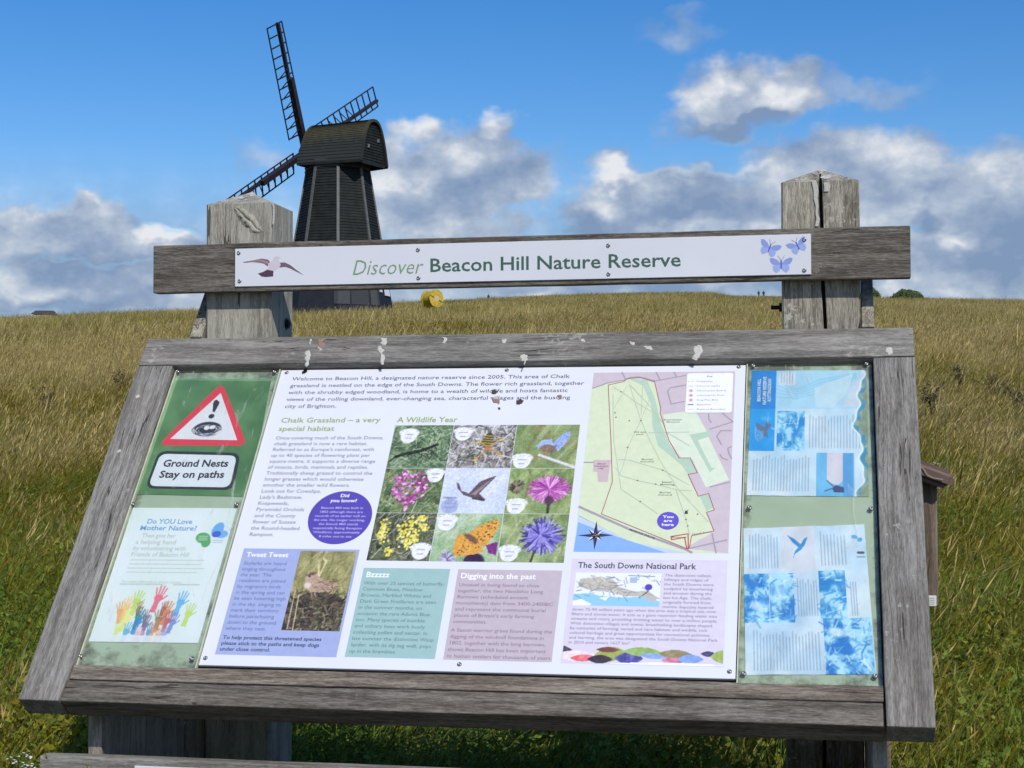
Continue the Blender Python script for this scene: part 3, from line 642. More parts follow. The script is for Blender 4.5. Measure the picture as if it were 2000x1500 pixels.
def picture(name, parent, pic, u0, u1, v0, v1, off, frame=PM, label=None, corners=None, mat=None, wav=0.):
    """pic rows run from the top edge down"""
    if name == 'photo': pic.a = pic.a + np.random.RandomState(w_seed(pic)).normal(0, 11, (pic.h, pic.w, 1)) + (pic.noise(22, 5, 3)-.5)[..., None]*34
    w, h = pic.w, pic.h; X, Y = np.meshgrid(np.linspace(0, 1, w), np.linspace(0, 1, h))
    if corners is None: U = u0+(u1-u0)*X; V = v1+(v0-v1)*Y
    else:
        c = np.array(corners, float); U = (c[0, 0]*(1-X)+c[1, 0]*X)*(1-Y)+(c[3, 0]*(1-X)+c[2, 0]*X)*Y; V = (c[0, 1]*(1-X)+c[1, 1]*X)*(1-Y)+(c[3, 1]*(1-X)+c[2, 1]*X)*Y
    Z = off + wav*(np.sin(U*61+V*23)*np.sin(V*47) + .6*np.sin(U*130-V*70))
    co = np.c_[U.ravel(), V.ravel(), Z.ravel()].astype('f'); me = bpy.data.meshes.new(name)
    idx = np.arange(w*h).reshape(h, w); q = np.stack([idx[1:, :-1], idx[1:, 1:], idx[:-1, 1:], idx[:-1, :-1]], -1).reshape(-1, 4)
    me.vertices.add(w*h); me.vertices.foreach_set('co', co.ravel()); me.loops.add(q.size); me.loops.foreach_set('vertex_index', q.ravel().astype('i'))
    me.polygons.add(len(q)); me.polygons.foreach_set('loop_start', (np.arange(len(q))*4).astype('i')); me.update(calc_edges=True)
    c = np.clip(pic.a, 0, 255).reshape(-1, 3)/255; g = (c @ np.array((.3, .59, .11)))[:, None]; c = (c+(g-c)*.13)*.95+.035 if name == 'photo' else c; c = np.where(c <= .04045, c/12.92, ((c+.055)/1.055)**2.4)
    ca = me.attributes.new('Col', 'FLOAT_COLOR', 'POINT'); ca.data.foreach_set('color', np.c_[c, np.ones(len(c))].astype('f').ravel())
    me.polygons.foreach_set('use_smooth', [True]*len(me.polygons)); me.materials.append(mat or M['print'])
    o = bpy.data.objects.new(name, me); COL.objects.link(o)
    if parent is not None: o.parent = parent; o.matrix_basis = parent_world(parent).inverted() @ frame
    else: o.matrix_world = frame
    tag(o, label); return o

# ---- the main printed panel
a = quad_uv((551.4, 720), (1456.5, 710), (1436.5, 1326), (387, 1298.5)); MU0, MU1, MV0, MV1 = a; MV1 = min(MV1, -.0015)
main = rbox('main_panel', MU0, MU1, MV0, MV1, -.024, REC, M['plate'], board, PM, .0006)
O1, O2, O3 = REC+.00010, REC+.00018, REC+.0003
GREY = (92, 92, 104)
for p in ((560, 728), (990, 723.2), (1443, 717), (401.3, 1285.5), (897.4, 1297.7), (1424.9, 1311.8)):
    u, v = SP(*p); screw(main, FP(u, v, REC), ND, .0042)
para(main, "Welcome to Beacon Hill, a designated nature reserve since 2005. This area of Chalk/grassland is nestled on the edge of the South Downs. The flower rich grassland, together/with the shrubby edged woodland, is home to a wealth of wildlife and hosts fantastic/views of the rolling downland, ever-changing sea, characterful villages and the bustling/city of Brighton.", (570, 743.4), (555.5, 797), (1140.4, 755.8), 1, GREY, .004)
para(main, "Chalk Grassland – a very/special habitat", (547.8, 825.5), (542.5, 842), (741.5, 825.5), 0, (150, 172, 92), .012, k=.56)
line1(main, "A Wildlife Year", (775, 825), (893, 825), 10, (150, 172, 92), .012)
para(main, "Once covering much of the South Downs,/chalk grassland is now a rare habitat./Referred to as Europe's rainforest, with/up to 40 species of flowering plant per/square metre, it supports a diverse range/of insects, birds, mammals and reptiles./Traditionally sheep grazed to control the/longer grasses which would otherwise/smother the smaller wild flowers./Look out for Cowslips,/Lady's Bedstraw,/Knapweeds,/Pyramidal Orchids/and the County/flower of Sussex/the Round-headed/Rampion.", (538, 858.6), (485, 1047), (747.4, 858.6), 0, (112, 112, 132), k=.56)
# "Did you know" disc
cu_, cv_ = SP(664, 1010.5); rr = (SP(725.7, 1010)[0]-SP(602, 1010)[0])/2
flat('purple_disc', main, [(cu_+rr*math.cos(t*.0982), cv_+rr*math.sin(t*.0982)) for t in range(64)], (90, 76, 174), O1)
letters(main, "Did/you know?", cu_, SP(664, 971)[1], .036*1.45, .0075, (244, 244, 252), .02, pitch=.0118, align='CENTER', off=O2, ref=1)
letters(main, "Beacon Mill was built in/1802 although there are/records of an earlier mill on/the site. No longer working,/the Smock Mill stands/majestically facing Rampion/Windfarm, approximately/8 miles out to sea.", cu_, SP(664, 994)[1], .098, .0050, (200, 196, 236), .006, pitch=.0094, align='CENTER', off=O2, ref=2)
def grass_pic(w, h, seed, dark, lite, cols, n=260, ang=-1.2, sp=.8, wd=.012, ln=.16):
    p = Pic(w, h); p.tone(7, seed, dark, lite); p.strokes(n, ln, wd, cols, ang, sp, seed+1); return p
def badge(p, cx, cy, r=.14, c=(238, 240, 244)):
    p.ell(cx, cy-r*.42/p.asp, r*1.28, r*.62, c, 0, .1); p.ell(cx, cy, r, r*.95, c, 0, .08)
    for dy, w_ in ((-.03, .06), (.04, .04)): p.line(cx-w_, cy+dy/p.asp, cx+w_, cy+dy/p.asp, .018, (150, 150, 170), .75)
    for k in range(7):
        t = math.pi+math.pi*(k+.5)/7; p.line(cx+r*1.12*math.cos(t), cy+(r*.92*math.sin(t)-r*.1)/p.asp, cx+r*1.12*math.cos(t)+.012, cy+(r*.92*math.sin(t)-r*.1)/p.asp, .02, (160, 165, 170), .6)
def wildlife():
    G = quad_uv((773, 830.8), (1132.7, 829.6), (1101.3, 1099), (714.7, 1095)); u0, u1, v0, v1 = G; W = u1-u0; Hh = v1-v0
    cu = [u0, u0+.322*W, u0+.663*W, u1]; cv = [v1, v1-Hh*.333, v1-Hh*.664, v0]; w, h = 84, 66; P = []
    gc = [(70, 105, 62), (150, 175, 125), (110, 140, 90), (60, 80, 50), (190, 205, 165)]
    p = grass_pic(w, h, 1, (60, 90, 55), (140, 165, 120), gc, 420, -1., 1.2); p.pline([(.12, .74), (.3, .66), (.5, .62), (.62, .55), (.78, .46)], .05, (38, 42, 34)); p.pline([(.02, .86), (.12, .74)], .025, (38, 42, 34)); p.strokes(26, .1, .012, [(30, 34, 28)], .6, 1., 4, (.3, .5, .75, .72)); badge(p, .27, .26); P.append(p)
    p = grass_pic(w, h, 3, (105, 100, 95), (190, 185, 185), [(90, 85, 75), (205, 200, 205), (130, 140, 90), (60, 55, 50), (230, 225, 230)], 320, .4, 1.6, .014, .13); p.ell(.58, .36, .085, .15, (70, 60, 30), .15, .15)
    for k in range(5): p.line(.51, .25+.055*k, .65, .27+.055*k, .014, (215, 190, 80))
    p.ell(.6, .55, .05, .05, (190, 120, 60), 0, .2)
    for a_, b__ in (((.58, .56), (.42, .82)), ((.62, .56), (.8, .72)), ((.56, .5), (.42, .42)), ((.63, .48), (.78, .36))): p.pline([a_, ((a_[0]+b__[0])/2+.02, (a_[1]+b__[1])/2-.03), b__], .022, (205, 140, 70)); p.line(b__[0]-.02, b__[1], b__[0]+.04, b__[1]-.01, .03, (230, 190, 70))
    badge(p, .17, .22, .13); P.append(p)
    p = Pic(w, h); p.tone(2, 9, (110, 135, 70), (170, 185, 120)); p.strokes(12, .9, .06, [(140, 160, 95), (120, 120, 60), (160, 110, 70), (185, 195, 140)], -1.1, .25, 5, al=.5)
    p.poly([(.36, 1), (.44, .66), (.98, .92), (1, 1.05)], (205, 205, 200), .0); p.line(.42, .70, 1., .98, .045, (222, 222, 222)); p.line(.42, .73, 1., 1.02, .012, (150, 150, 140))
    p.poly([(.60, .45), (.70, .28), (.80, .17), (.86, .15), (.85, .3), (.78, .48), (.70, .62)], (150, 175, 232)); p.poly([(.34, .50), (.44, .36), (.58, .34), (.62, .50), (.55, .62)], (165, 190, 240)); p.ell(.54, .55, .15, .08, (140, 110, 82), .1, .3); p.line(.66, .48, .60, .66, .03, (120, 110, 120)); badge(p, .16, .84, .14); P.append(p)
    p = grass_pic(w, h, 11, (60, 78, 40), (130, 150, 85), gc + [(170, 170, 110)], 300)
    rs = np.random.RandomState(3)
    for k in range(170):
        t = rs.rand(); y = .08+.86*t; hw = .30*math.sin(math.pi*min(1, t*1.05+.1))**.6; x = .46+rs.uniform(-hw, hw); c = [(215, 95, 190), (235, 150, 215), (180, 60, 150), (245, 190, 235), (150, 45, 120)][rs.randint(5)]; p.ell(x, y, .035, .022, c, rs.uniform(-1, 1), .3)
    p.line(.5, .9, .54, 1, .03, (110, 130, 60)); badge(p, .84, .17, .13); P.append(p)
    p = Pic(w, h, (208, 218, 238)); p.tone(2, 4, (200, 212, 236), (216, 224, 240)); d = (104, 84, 92)
    p.poly([(.30, .50), (.42, .56), (.56, .30), (.78, .17), (.80, .18), (.70, .36), (.58, .56), (.66, .66), (.62, .72), (.48, .66), (.34, .60), (.24, .46), (.20, .32), (.24, .34)], d); p.poly([(.45, .58), (.6, .40), (.74, .24), (.62, .46), (.52, .60)], (150, 126, 128)); p.line(.50, .66, .66, .70, .05, (70, 56, 60)); p.ell(.16, .84, .14, .14, (165, 178, 220), 0, .1)
    for y in (.78, .87): p.line(.08, y, .24, y, .02, (130, 140, 185), .7)
    p.line(.06, .66, .24, .66, .03, (120, 125, 160), .7); P.append(p)
    p = Pic(w, h); p.tone(3, 14, (110, 140, 70), (175, 190, 120)); p.strokes(40, .5, .04, [(140, 165, 80), (170, 190, 110), (120, 120, 60), (90, 120, 50)], -1.3, .5, 15, al=.45); p.line(.66, .6, .66, 1, .045, (50, 62, 40))
    p.flower(.64, .46, .34, 330, .014, [(190, 70, 170), (225, 120, 205), (150, 50, 140), (245, 180, 235), (210, 90, 190)], 16, .05, .75); p.ell(.66, .70, .09, .09, (90, 50, 80), 0, .4); p.ell(.14, .42, .12, .13, (90, 84, 60), 0, .3); p.flower(.14, .42, .13, 40, .015, [(60, 55, 40), (150, 140, 105)], 5); badge(p, .17, .84, .14); P.append(p)
    p = grass_pic(w, h, 21, (50, 52, 38), (110, 115, 80), [(40, 42, 32), (150, 150, 120), (90, 110, 55), (190, 190, 165), (60, 75, 35)], 340, -.6, .9)
    rs = np.random.RandomState(8)
    for cx_, cy_, n_, s_ in ((.17, .30, 26, .08), (.17, .48, 22, .08), (.50, .38, 40, .1), (.62, .22, 26, .1), (.78, .12, 20, .05), (.80, .3, 22, .06), (.60, .6, 36, .09), (.32, .8, 16, .06), (.7, .48, 24, .08)):
        for k in range(n_): p.ell(cx_+rs.normal(0, s_*.6), cy_+rs.normal(0, s_*.8), .024, .022, [(245, 230, 70), (232, 208, 40), (250, 240, 130)][rs.randint(3)], 0, .4)
    badge(p, .83, .80, .14); P.append(p)
    p = Pic(w, h); p.tone(3, 24, (120, 170, 105), (185, 205, 165)); p.strokes(20, .4, .06, [(150, 190, 130), (200, 215, 185), (110, 150, 90)], -1.2, .6, 25, al=.4); p.ell(.26, .95, .14, .12, (150, 140, 180), 0, .5); p.flower(.26, .95, .15, 40, .015, [(110, 100, 150), (200, 195, 220)], 6)
    p.poly([(.80, .66), (.97, .58), (.98, .86), (.86, .82)], (130, 40, 130)); p.ell(.66, .98, .17, .14, (52, 30, 62), 0, .2)
    p.poly([(.36, .44), (.52, .42), (.66, .26), (.84, .14), (.94, .12), (.96, .26), (.90, .46), (.82, .64), (.74, .70), (.80, .78), (.66, .84), (.46, .88), (.37, .90), (.32, .74), (.34, .56)], (232, 160, 50)); p.tone(12, 26, (0, 0, 0), (0, 0, 0), 0)
    rs = np.random.RandomState(27)
    for k in range(60):
        t = rs.rand(); x = .38+.54*rs.rand(); y = .84-.62*(x-.36)/.6+rs.normal(0, .12)
        if .14 < y < .86: p.ell(x, y, .013, .013, (80, 50, 30), 0, .4)
    p.ell(.57, .52, .16, .06, (120, 84, 60), .55, .5); badge(p, .16, .2, .14); P.append(p)
    p = Pic(w, h); p.tone(3, 34, (110, 135, 75), (175, 190, 130)); p.strokes(40, .5, .04, [(150, 175, 90), (195, 200, 150), (105, 130, 60)], -1.1, .8, 35, al=.45); p.line(.56, .66, .50, 1, .035, (60, 66, 40))
    p.flower(.62, .46, .36, 170, .020, [(92, 80, 180), (130, 120, 215), (60, 50, 140), (180, 175, 235)], 36, .0, .85); p.flower(.60, .44, .2, 70, .03, [(70, 58, 160), (150, 140, 225)], 37); badge(p, .17, .82, .14); P.append(p)
    g = .0009
    for k, pc in enumerate(P):
        i, j = k % 3, k//3; picture('photo', main, pc, cu[i]+g*(i > 0), cu[i+1], cv[j+1]+g*(j < 2), cv[j], O2)
wildlife()
# tinted boxes with text
def tint_box(tl, tr, br, bl, c):
    u0, u1, v0, v1 = quad_uv(tl, tr, br, bl); flat('tinted_box', main, rect(u0, u1, v0, v1), c, O1); return u0, u1, v0, v1
tint_box((477.5, 1071.5), (703.2, 1073), (656.4, 1283), (418.5, 1279), (164, 176, 216))
p = Pic(84, 124); p.tone(4, 41, (130, 128, 70), (190, 180, 115)); p.strokes(60, .4, .03, [(200, 190, 120), (140, 140, 70), (170, 150, 90), (110, 110, 60)], -1.4, .4, 42, al=.6)
p.poly([(.0, .68), (.25, .55), (.55, .50), (.95, .60), (1, 1), (0, 1)], (70, 60, 44)); p.strokes(420, .09, .022, [(60, 48, 36), (110, 92, 60), (150, 140, 100), (80, 90, 50), (40, 34, 28), (100, 80, 75)], -.6, 1.3, 43, (0, .54, 1, 1)); p.line(.38, .18, .44, .36, .03, (228, 214, 150)); p.line(.44, .10, .50, .13, .03, (228, 214, 150)); p.line(.50, .13, .44, .32, .025, (228, 214, 150)); p.line(.16, .55, .20, 1, .015, (225, 200, 160)); p.line(.08, .50, .10, .98, .015, (225, 200, 160))
p.poly([(.20, .34), (.28, .28), (.38, .28), (.44, .34), (.60, .38), (.80, .44), (.72, .50), (.50, .53), (.32, .51), (.22, .44)], (190, 158, 130)); p.ell(.27, .44, .08, .08, (228, 205, 190), 0, .5); p.strokes(50, .08, .012, [(110, 80, 60), (160, 125, 95)], .35, .3, 44, (.36, .35, .75, .5)); p.poly([(.20, .33), (.28, .27), (.40, .28), (.34, .31)], (120, 92, 70)); p.line(.26, .33, .28, .33, .02, (30, 24, 20)); p.line(.42, .53, .46, .58, .012, (215, 180, 150))
u0, u1, v0, v1 = quad_uv((586.7, 1076.7), (697.7, 1076.7), (662.6, 1232.7), (549.5, 1231.4)); picture('photo', main, p, u0, u1, v0, v1, O2)
line1(main, "Tweet Tweet", (480.6, 1087.4), (562.8, 1088), 9, (248, 248, 252), .018, off=O2)
para(main, "Skylarks are heard/singing throughout/the year. The/residents are joined/by migratory birds/in the spring and can/be seen hovering high/in the sky, singing to/mark their territory/before parachuting/down to the ground/where they nest.", (475, 1103), (438, 1230), (556.8, 1171.9), 6, (98, 104, 152), off=O2, k=.58)
para(main, "To help protect this threatened species/please stick to the paths and keep dogs/under close control.", (434.6, 1247.8), (426.8, 1270.4), (627.8, 1249.6), 0, (34, 38, 84), .014, off=O2, k=.6)
tint_box((711.3, 1109.2), (879.8, 1111), (849, 1287.2), (672.5, 1283), (160, 194, 190))
line1(main, "Bzzzzz", (714, 1126.9), (759.4, 1126.9), 10, (248, 250, 250), .018, off=O2)
para(main, "With over 25 species of butterfly,/Common Blues, Meadow/Browns, Marbled Whites and/Dark Green Fritillaries are seen/in the summer months, on/occasion the rare Adonis Blue/too. Many species of bumble/and solitary bees work busily/collecting pollen and nectar. In/late summer the distinctive Wasp/Spider, with its zig zag web, pops/up in the brambles.", (709.7, 1141.7), (681, 1274.6), (867, 1143.7), 0, (92, 126, 128), off=O2, k=.55)
tint_box((895.4, 1112.2), (1098.3, 1114.2), (1077.5, 1293.5), (865, 1288.3), (198, 184, 192))
line1(main, "Digging into the past", (898.8, 1129.2), (1045, 1130.3), 10, (250, 248, 250), .018, off=O2)
para(main, "Unusual in being found so close/together, the two Neolithic Long/Barrows (scheduled ancient/monuments) date from 3400-2400BC/and represent the communal burial/places of Britain's early farming/communities.", (896, 1144.8), (883.6, 1216.9), (1079, 1182.2), 3, (128, 112, 128), off=O2, k=.55)
para(main, "A Saxon warrior grave found during the/digging of the windmill foundations in/1802, together with the long barrows,/shows Beacon Hill has been important/to human settlers for thousands of years.", (880.2, 1233.5), (872.7, 1284.2), (1078, 1236.2), 0, (128, 112, 128), off=O2, k=.55)
tint_box((1117.6, 1092), (1420.5, 1093.8), (1413.8, 1304), (1095.2, 1294.7), (220, 213, 227))
line1(main, "The South Downs National Park", (1128.5, 1109), (1359.7, 1112.3), 11, (62, 78, 84), .016, off=O2)
para(main, "The distinctive valleys,/hilltops and ridges of/the South Downs were/sculpted by weathering/and erosion during the/last Ice Age. The chalk,/originally formed from/marine deposits layered", (1298, 1126), (1292.8, 1187.7), (1392.6, 1189.8), 7, (112, 108, 128), off=O2, k=.6)
para(main, "down 75-90 million years ago when the area was a tropical sea, now/filters and stores water. It acts as a giant reservoir feeding water into/streams and rivers, providing drinking water to over a million people./With distinctive villages and towns, breathtaking landscapes shaped/by centuries of farming, varied and rare habitats and wildlife, rich/cultural heritage and great opportunities for recreational activities/and learning, the area was designated the South Downs National Park/in 2010 and covers 1627 km²", (1117, 1192.4), (1110.8, 1256.7), (1401.5, 1254.2), 6, (112, 108, 128), off=O2, k=.6)
# small regional map, wavy strip
p = Pic(130, 60, (236, 240, 246)); p.poly([(.0, .66), (.2, .62), (.3, .70), (.45, .72), (.6, .74), (.8, .70), (.95, .80), (1, .84), (1, 1), (0, 1)], (150, 205, 236)); p.poly([(.06, .2), (.3, .12), (.45, .22), (.52, .42), (.7, .56), (.85, .52), (.98, .74), (.92, .86), (.8, .70), (.6, .70), (.4, .58), (.2, .55), (.05, .42)], (196, 190, 178)); p.strokes(80, .07, .008, [(120, 120, 120), (160, 155, 140), (90, 130, 160), (230, 225, 200)], .1, .7, 52, (0, .1, 1, .75)); p.poly([(.64, .14), (.72, .12), (.72, .3), (.64, .3)], (170, 190, 220)); p.poly([(0, .86), (.1, .80), (.22, .94), (.2, 1), (0, 1)], (240, 242, 246)); p.poly([(.30, .76), (.42, .72), (.38, .84)], (240, 242, 246)); p.line(.62, .08, .92, .10, .012, (130, 150, 160)); p.line(.80, .66, .86, .54, .01, (60, 60, 60)); p.ell(.86, .42, .045, .045, (92, 72, 185), 0, .1)
u0, u1, v0, v1 = quad_uv((1124, 1118), (1291.5, 1120.4), (1288, 1186.4), (1119, 1181)); picture('regional_map', main, p, u0, u1, v0, v1, O2)
p = Pic(260, 32, (220, 213, 227)); W_ = p.X*2*math.pi
up_ = .35+.28*np.sin(W_*2.9/1+1.9); dn_ = .62+.30*np.sin(W_*2.1+.4); X = p.X
def band(x0, x1, mid, amp, c, seed, c2=None):
    t = np.clip((X-x0)/(x1-x0), 0, 1); hh = amp*np.sin(np.pi*t)**.8; md = mid[0]+(mid[1]-mid[0])*t; m_ = (X > x0) & (X < x1) & (np.abs(p.Y-md) < hh)
    n = p.noise(40, seed, 3)[..., None]; cc = np.array(c, float)*(1-n)+np.array(c2 or tuple(min(255, v+50) for v in c), float)*n; p.a = np.where(m_[..., None], cc, p.a)
band(-.1, .08, (.2, .4), .3, (60, 50, 60), 1); band(-.05, .24, (.55, .6), .30, (225, 200, 205), 2); band(.05, .22, (.72, .66), .20, (226, 84, 90), 3, (245, 160, 160)); band(.20, .40, (.55, .35), .42, (140, 155, 70), 4); band(.21, .36, (.2, .2), .16, (110, 60, 50), 5); band(.16, .32, (.74, .74), .24, (52, 46, 54), 6, (84, 76, 84)); band(.33, .51, (.66, .66), .34, (52, 48, 120), 7, (150, 150, 215)); band(.38, .62, (.25, .30), .26, (130, 160, 80), 8); band(.48, .66, (.45, .55), .16, (120, 150, 200), 9); band(.60, .82, (.35, .42), .26, (130, 120, 80), 10); band(.62, .76, (.72, .78), .2, (190, 80, 120), 11, (235, 190, 200)); band(.72, .88, (.62, .62), .26, (110, 140, 200), 12); band(.86, .96, (.30, .34), .16, (50, 44, 90), 13); band(.92, 1.08, (.45, .45), .36, (140, 158, 70), 14); band(.3, 1.0, (.96, .92), .10, (238, 236, 240), 15)
u0, u1, v0, v1 = quad_uv((1098, 1260.5), (1415, 1268), (1413.8, 1303), (1095.2, 1293.5)); picture('printed_strip', main, p, u0+.002, u1-.002, v0, v1, O2)
# the site map, built from flat coloured shapes
mu0, mu1, mv0, mv1 = quad_uv((1160, 727.5), (1436.5, 725.9), (1422, 1081.3), (1120, 1077.3))
def site_map():
    def Z(x, y): return SP(1080+x/3.75, 700+y/3.75)
    def clampm(q): return (min(max(q[0], mu0), mu1), min(max(q[1], mv0), mv1))
    lay = [0]
    def shape(pts, c):
        lay[0] += 1; flat('map_area', main, [clampm(Z(*q)) for q in pts], c, O1+.00002*lay[0])
    mp_ = flat('site_map', main, rect(mu0, mu1, mv0, mv1), (216, 226, 190), O1)
    shape([(300, 95), (1345, 90), (1283, 1435), (965, 1390), (1180, 1270), (1130, 1130), (1180, 1110), (1140, 990), (1060, 1005), (990, 850), (1058, 838), (1005, 735), (930, 730), (830, 560), (785, 370), (750, 180), (640, 150), (540, 155), (400, 185), (285, 225)], (206, 192, 198))
    shape([(806, 410), (1040, 380), (1120, 520), (1150, 600), (1290, 890), (1120, 945), (1020, 740), (940, 730), (840, 590)], (219, 230, 205))
    shape([(560, 150), (690, 160), (750, 300), (790, 480), (860, 640), (930, 735), (1005, 735), (1058, 838), (990, 850), (940, 780), (770, 640), (730, 500), (720, 340), (660, 200)], (182, 208, 184))
    shape([(1000, 560), (1160, 530), (1150, 570), (1060, 600), (1160, 800), (1190, 800), (1150, 835)], (182, 208, 184))
    shape([(1075, 1010), (1140, 995), (1178, 1090), (1125, 1120)], (182, 208, 184)); shape([(295, 745), (425, 745), (400, 905), (330, 905), (325, 830), (295, 830)], (206, 184, 186))
    shape([(190, 1100), (180, 1150), (560, 1340), (980, 1430), (148, 1418), (190, 1150)], (196, 212, 240)); shape([(185, 1200), (450, 1300), (830, 1428), (148, 1418)], (138, 178, 238))
    def ln(pts, w, c):
        q = [Vector(Z(*t_)) for t_ in pts]; L, R2 = [], []; lay[0] += .4
        for i, p_ in enumerate(q):
            d0 = (q[i]-q[i-1]).normalized() if i else (q[1]-q[0]).normalized(); d1 = (q[i+1]-q[i]).normalized() if i < len(q)-1 else d0
            t = (d0+d1); t = t.normalized() if t.length > 1e-3 else d0; n = Vector((-t.y, t.x)); k = w/2/max(.5, abs(n.dot(Vector((-d0.y, d0.x))))); L.append(p_+n*k); R2.append(p_-n*k)
        V = [(p_.x, p_.y, O1+.00002*lay[0]) for a2, b2 in zip(L, R2) for p_ in (a2, b2)]; F = [(2*i, 2*i+1, 2*i+3, 2*i+2) for i in range(len(q)-1)]
        me = mesh('map_line', V, F); me.materials.append(ink(c)); o = bpy.data.objects.new('map_line', me); COL.objects.link(o); o.parent = main; o.matrix_basis = parent_world(main).inverted() @ PM
    g_ = (168, 158, 166); rd = (190, 80, 84); gr = (190, 203, 178)
    ln([(188, 1085), (560, 1252), (975, 1400), (1020, 1425)], .0048, g_)
    for t_ in (((290, 220), (400, 180), (520, 160), (570, 140), (630, 135), (750, 165), (975, 125)), ((505, 100), (530, 150)), ((755, 100), (785, 160)), ((885, 100), (905, 135)), ((1240, 400), (1318, 465), (1145, 520)), ((1140, 405), (1140, 440), (1160, 472)), ((975, 195), (860, 215), (840, 240), (865, 335), (965, 315)), ((1235, 635), (1200, 570), (1230, 530), (1310, 530)), ((1310, 645), (1280, 660), (1290, 700), (1310, 735)), ((1220, 700), (1240, 730), (1280, 745)), ((1150, 942), (1300, 905)), ((1000, 1392), (1275, 1330)), ((1165, 1280), (1195, 1428))): ln(t_, .0026, g_)
    ln([(225, 762), (300, 762)], .0026, g_)
    for t_ in (((440, 210), (520, 255), (590, 310), (740, 400), (780, 470)), ((560, 190), (640, 440), (690, 560), (780, 740), (910, 950), (1010, 1060), (1140, 1200)), ((545, 200), (445, 370)), ((640, 460), (550, 650), (510, 800), (480, 860)), ((660, 180), (645, 420)), ((715, 280), (645, 450)), ((480, 740), (560, 745), (810, 820), (1000, 930)), ((460, 800), (500, 860), (620, 895), (760, 925), (920, 965), (1020, 970)), ((440, 260), (445, 600), (480, 830), (500, 960), (640, 1050), (770, 1140)), ((700, 545), (1000, 540)), ((830, 540), (1000, 640)), ((900, 960), (975, 1180), (1000, 1290)), ((570, 200), (740, 380), (800, 470))): ln(t_, .0014, gr)
    ln([(405, 195), (520, 170), (545, 148), (640, 140), (745, 172), (790, 370), (785, 400), (850, 600), (925, 730), (1005, 730), (1058, 838), (990, 850), (1065, 1010), (1140, 990), (1182, 1110), (1125, 1128), (1180, 1265), (1015, 1300), (1000, 1390), (975, 1392), (355, 1140), (435, 905), (425, 600), (405, 195)], .0016, (178, 110, 112))
    ln([(990, 1285), (865, 1305), (870, 1328), (965, 1312), (980, 1395), (992, 1395), (990, 1285)], .0020, rd)
    T = O1+.0008
    # compass rose
    c0 = Z(312, 1297)
    for k in range(8):
        t = k*math.pi/4+.02; l = .032 if k % 2 == 0 else .019; w = .0042; d = Vector((math.cos(t), math.sin(t))); n = Vector((-d.y, d.x))
        P_ = [(c0[0]+n.x*w*s_+d.x*.003, c0[1]+n.y*w*s_+d.y*.003) for s_ in (1,)] + [c0, (c0[0]+d.x*l, c0[1]+d.y*l)]
        flat('compass_point', main, [P_[1], P_[0], P_[2]][::-1], (40, 46, 70), T)
        P2 = (c0[0]-n.x*w+d.x*.003, c0[1]-n.y*w+d.y*.003); flat('compass_point', main, [c0, P2, (c0[0]+d.x*l, c0[1]+d.y*l)], (235, 235, 240) if k % 2 else (90, 60, 80), T)
    # you are here
    c0 = Z(843, 1190); r_ = .0195; flat('purple_disc', main, [(c0[0]+r_*math.cos(t*.131), c0[1]+r_*math.sin(t*.131)) for t in range(48)], (100, 86, 196), T)
    letters(main, "You/are/here", c0[0], c0[1]+.0058, .0215, .0058, (250, 250, 255), .02, pitch=.0088, align='CENTER', off=T+.0001, ref=2)
    def lab(s_, x, y, w, h=.0032, c=(120, 140, 125), rot=0, pitch=None): q = Z(x, y); letters(main, s_, q[0], q[1], w, h, c, .006, off=T, align='CENTER', rot=rot, pitch=pitch or h*1.7)
    lab("Recreation/Ground", 880, 455, .034); lab("Old dew/pond", 638, 545, .024); lab("Burial/mound", 690, 745, .020); lab("Beacon/Memorial", 835, 912, .018); lab("Burial/mound", 822, 988, .020); lab("Blind/Veterans/UK", 355, 778, .014, c=(140, 110, 120)); lab("Miniature golf", 925, 1314, .026, .0024, (150, 80, 84))
    lab("MARINE DRIVE", 650, 1292, .050, .0034, (70, 60, 66), -.40)
    q = Z(1090, 1285); letters(main, "Nevill Road", q[0], q[1], .034, .003, (120, 110, 120), off=T, align='CENTER', rot=.18)
    # the windmill mark
    q = Z(977, 1130); flat('windmill_mark', main, [(q[0]-.003, q[1]-.003), (q[0]+.003, q[1]-.003), (q[0]+.002, q[1]+.004), (q[0]-.002, q[1]+.004)], (60, 64, 70), T)
    for dx, dy in ((.004, .006), (-.004, .006), (.004, .001)): flat('windmill_mark', main, [(q[0], q[1]+.004), (q[0]+dx+.0006, q[1]+dy), (q[0]+dx, q[1]+dy+.0006)], (60, 64, 70), T)
    for x, y in ((645, 457), (548, 652), (500, 246), (620, 895), (753, 922), (885, 930), (805, 820), (640, 1050), (975, 1180), (988, 1228), (1060, 1142), (455, 400), (462, 432), (560, 458)):
        q = Z(x, y); flat('path_mark', main, [(q[0]-.0016, q[1]-.0010), (q[0]+.0016, q[1]-.001), (q[0]+.0012, q[1]+.0012), (q[0]-.0012, q[1]+.0012)], (110, 116, 112), T)
    # key
    a, b, c, d = Z(985, 112), Z(1318, 108), Z(1312, 402), Z(965, 398); k0, k1, l0, l1 = (a[0]+d[0])/2, (b[0]+c[0])/2, (c[1]+d[1])/2, (a[1]+b[1])/2
    flat('map_key', main, [(k0+.003, l0), (k1-.003, l0), (k1, l0+.003), (k1, l1-.003), (k1-.003, l1), (k0+.003, l1), (k0, l1-.003), (k0, l0+.003)], (242, 243, 247), T); T += .0001
    q = Z(1148, 138); letters(main, "Key", q[0], q[1], .011, .0036, (90, 90, 100), .012, off=T, align='CENTER')
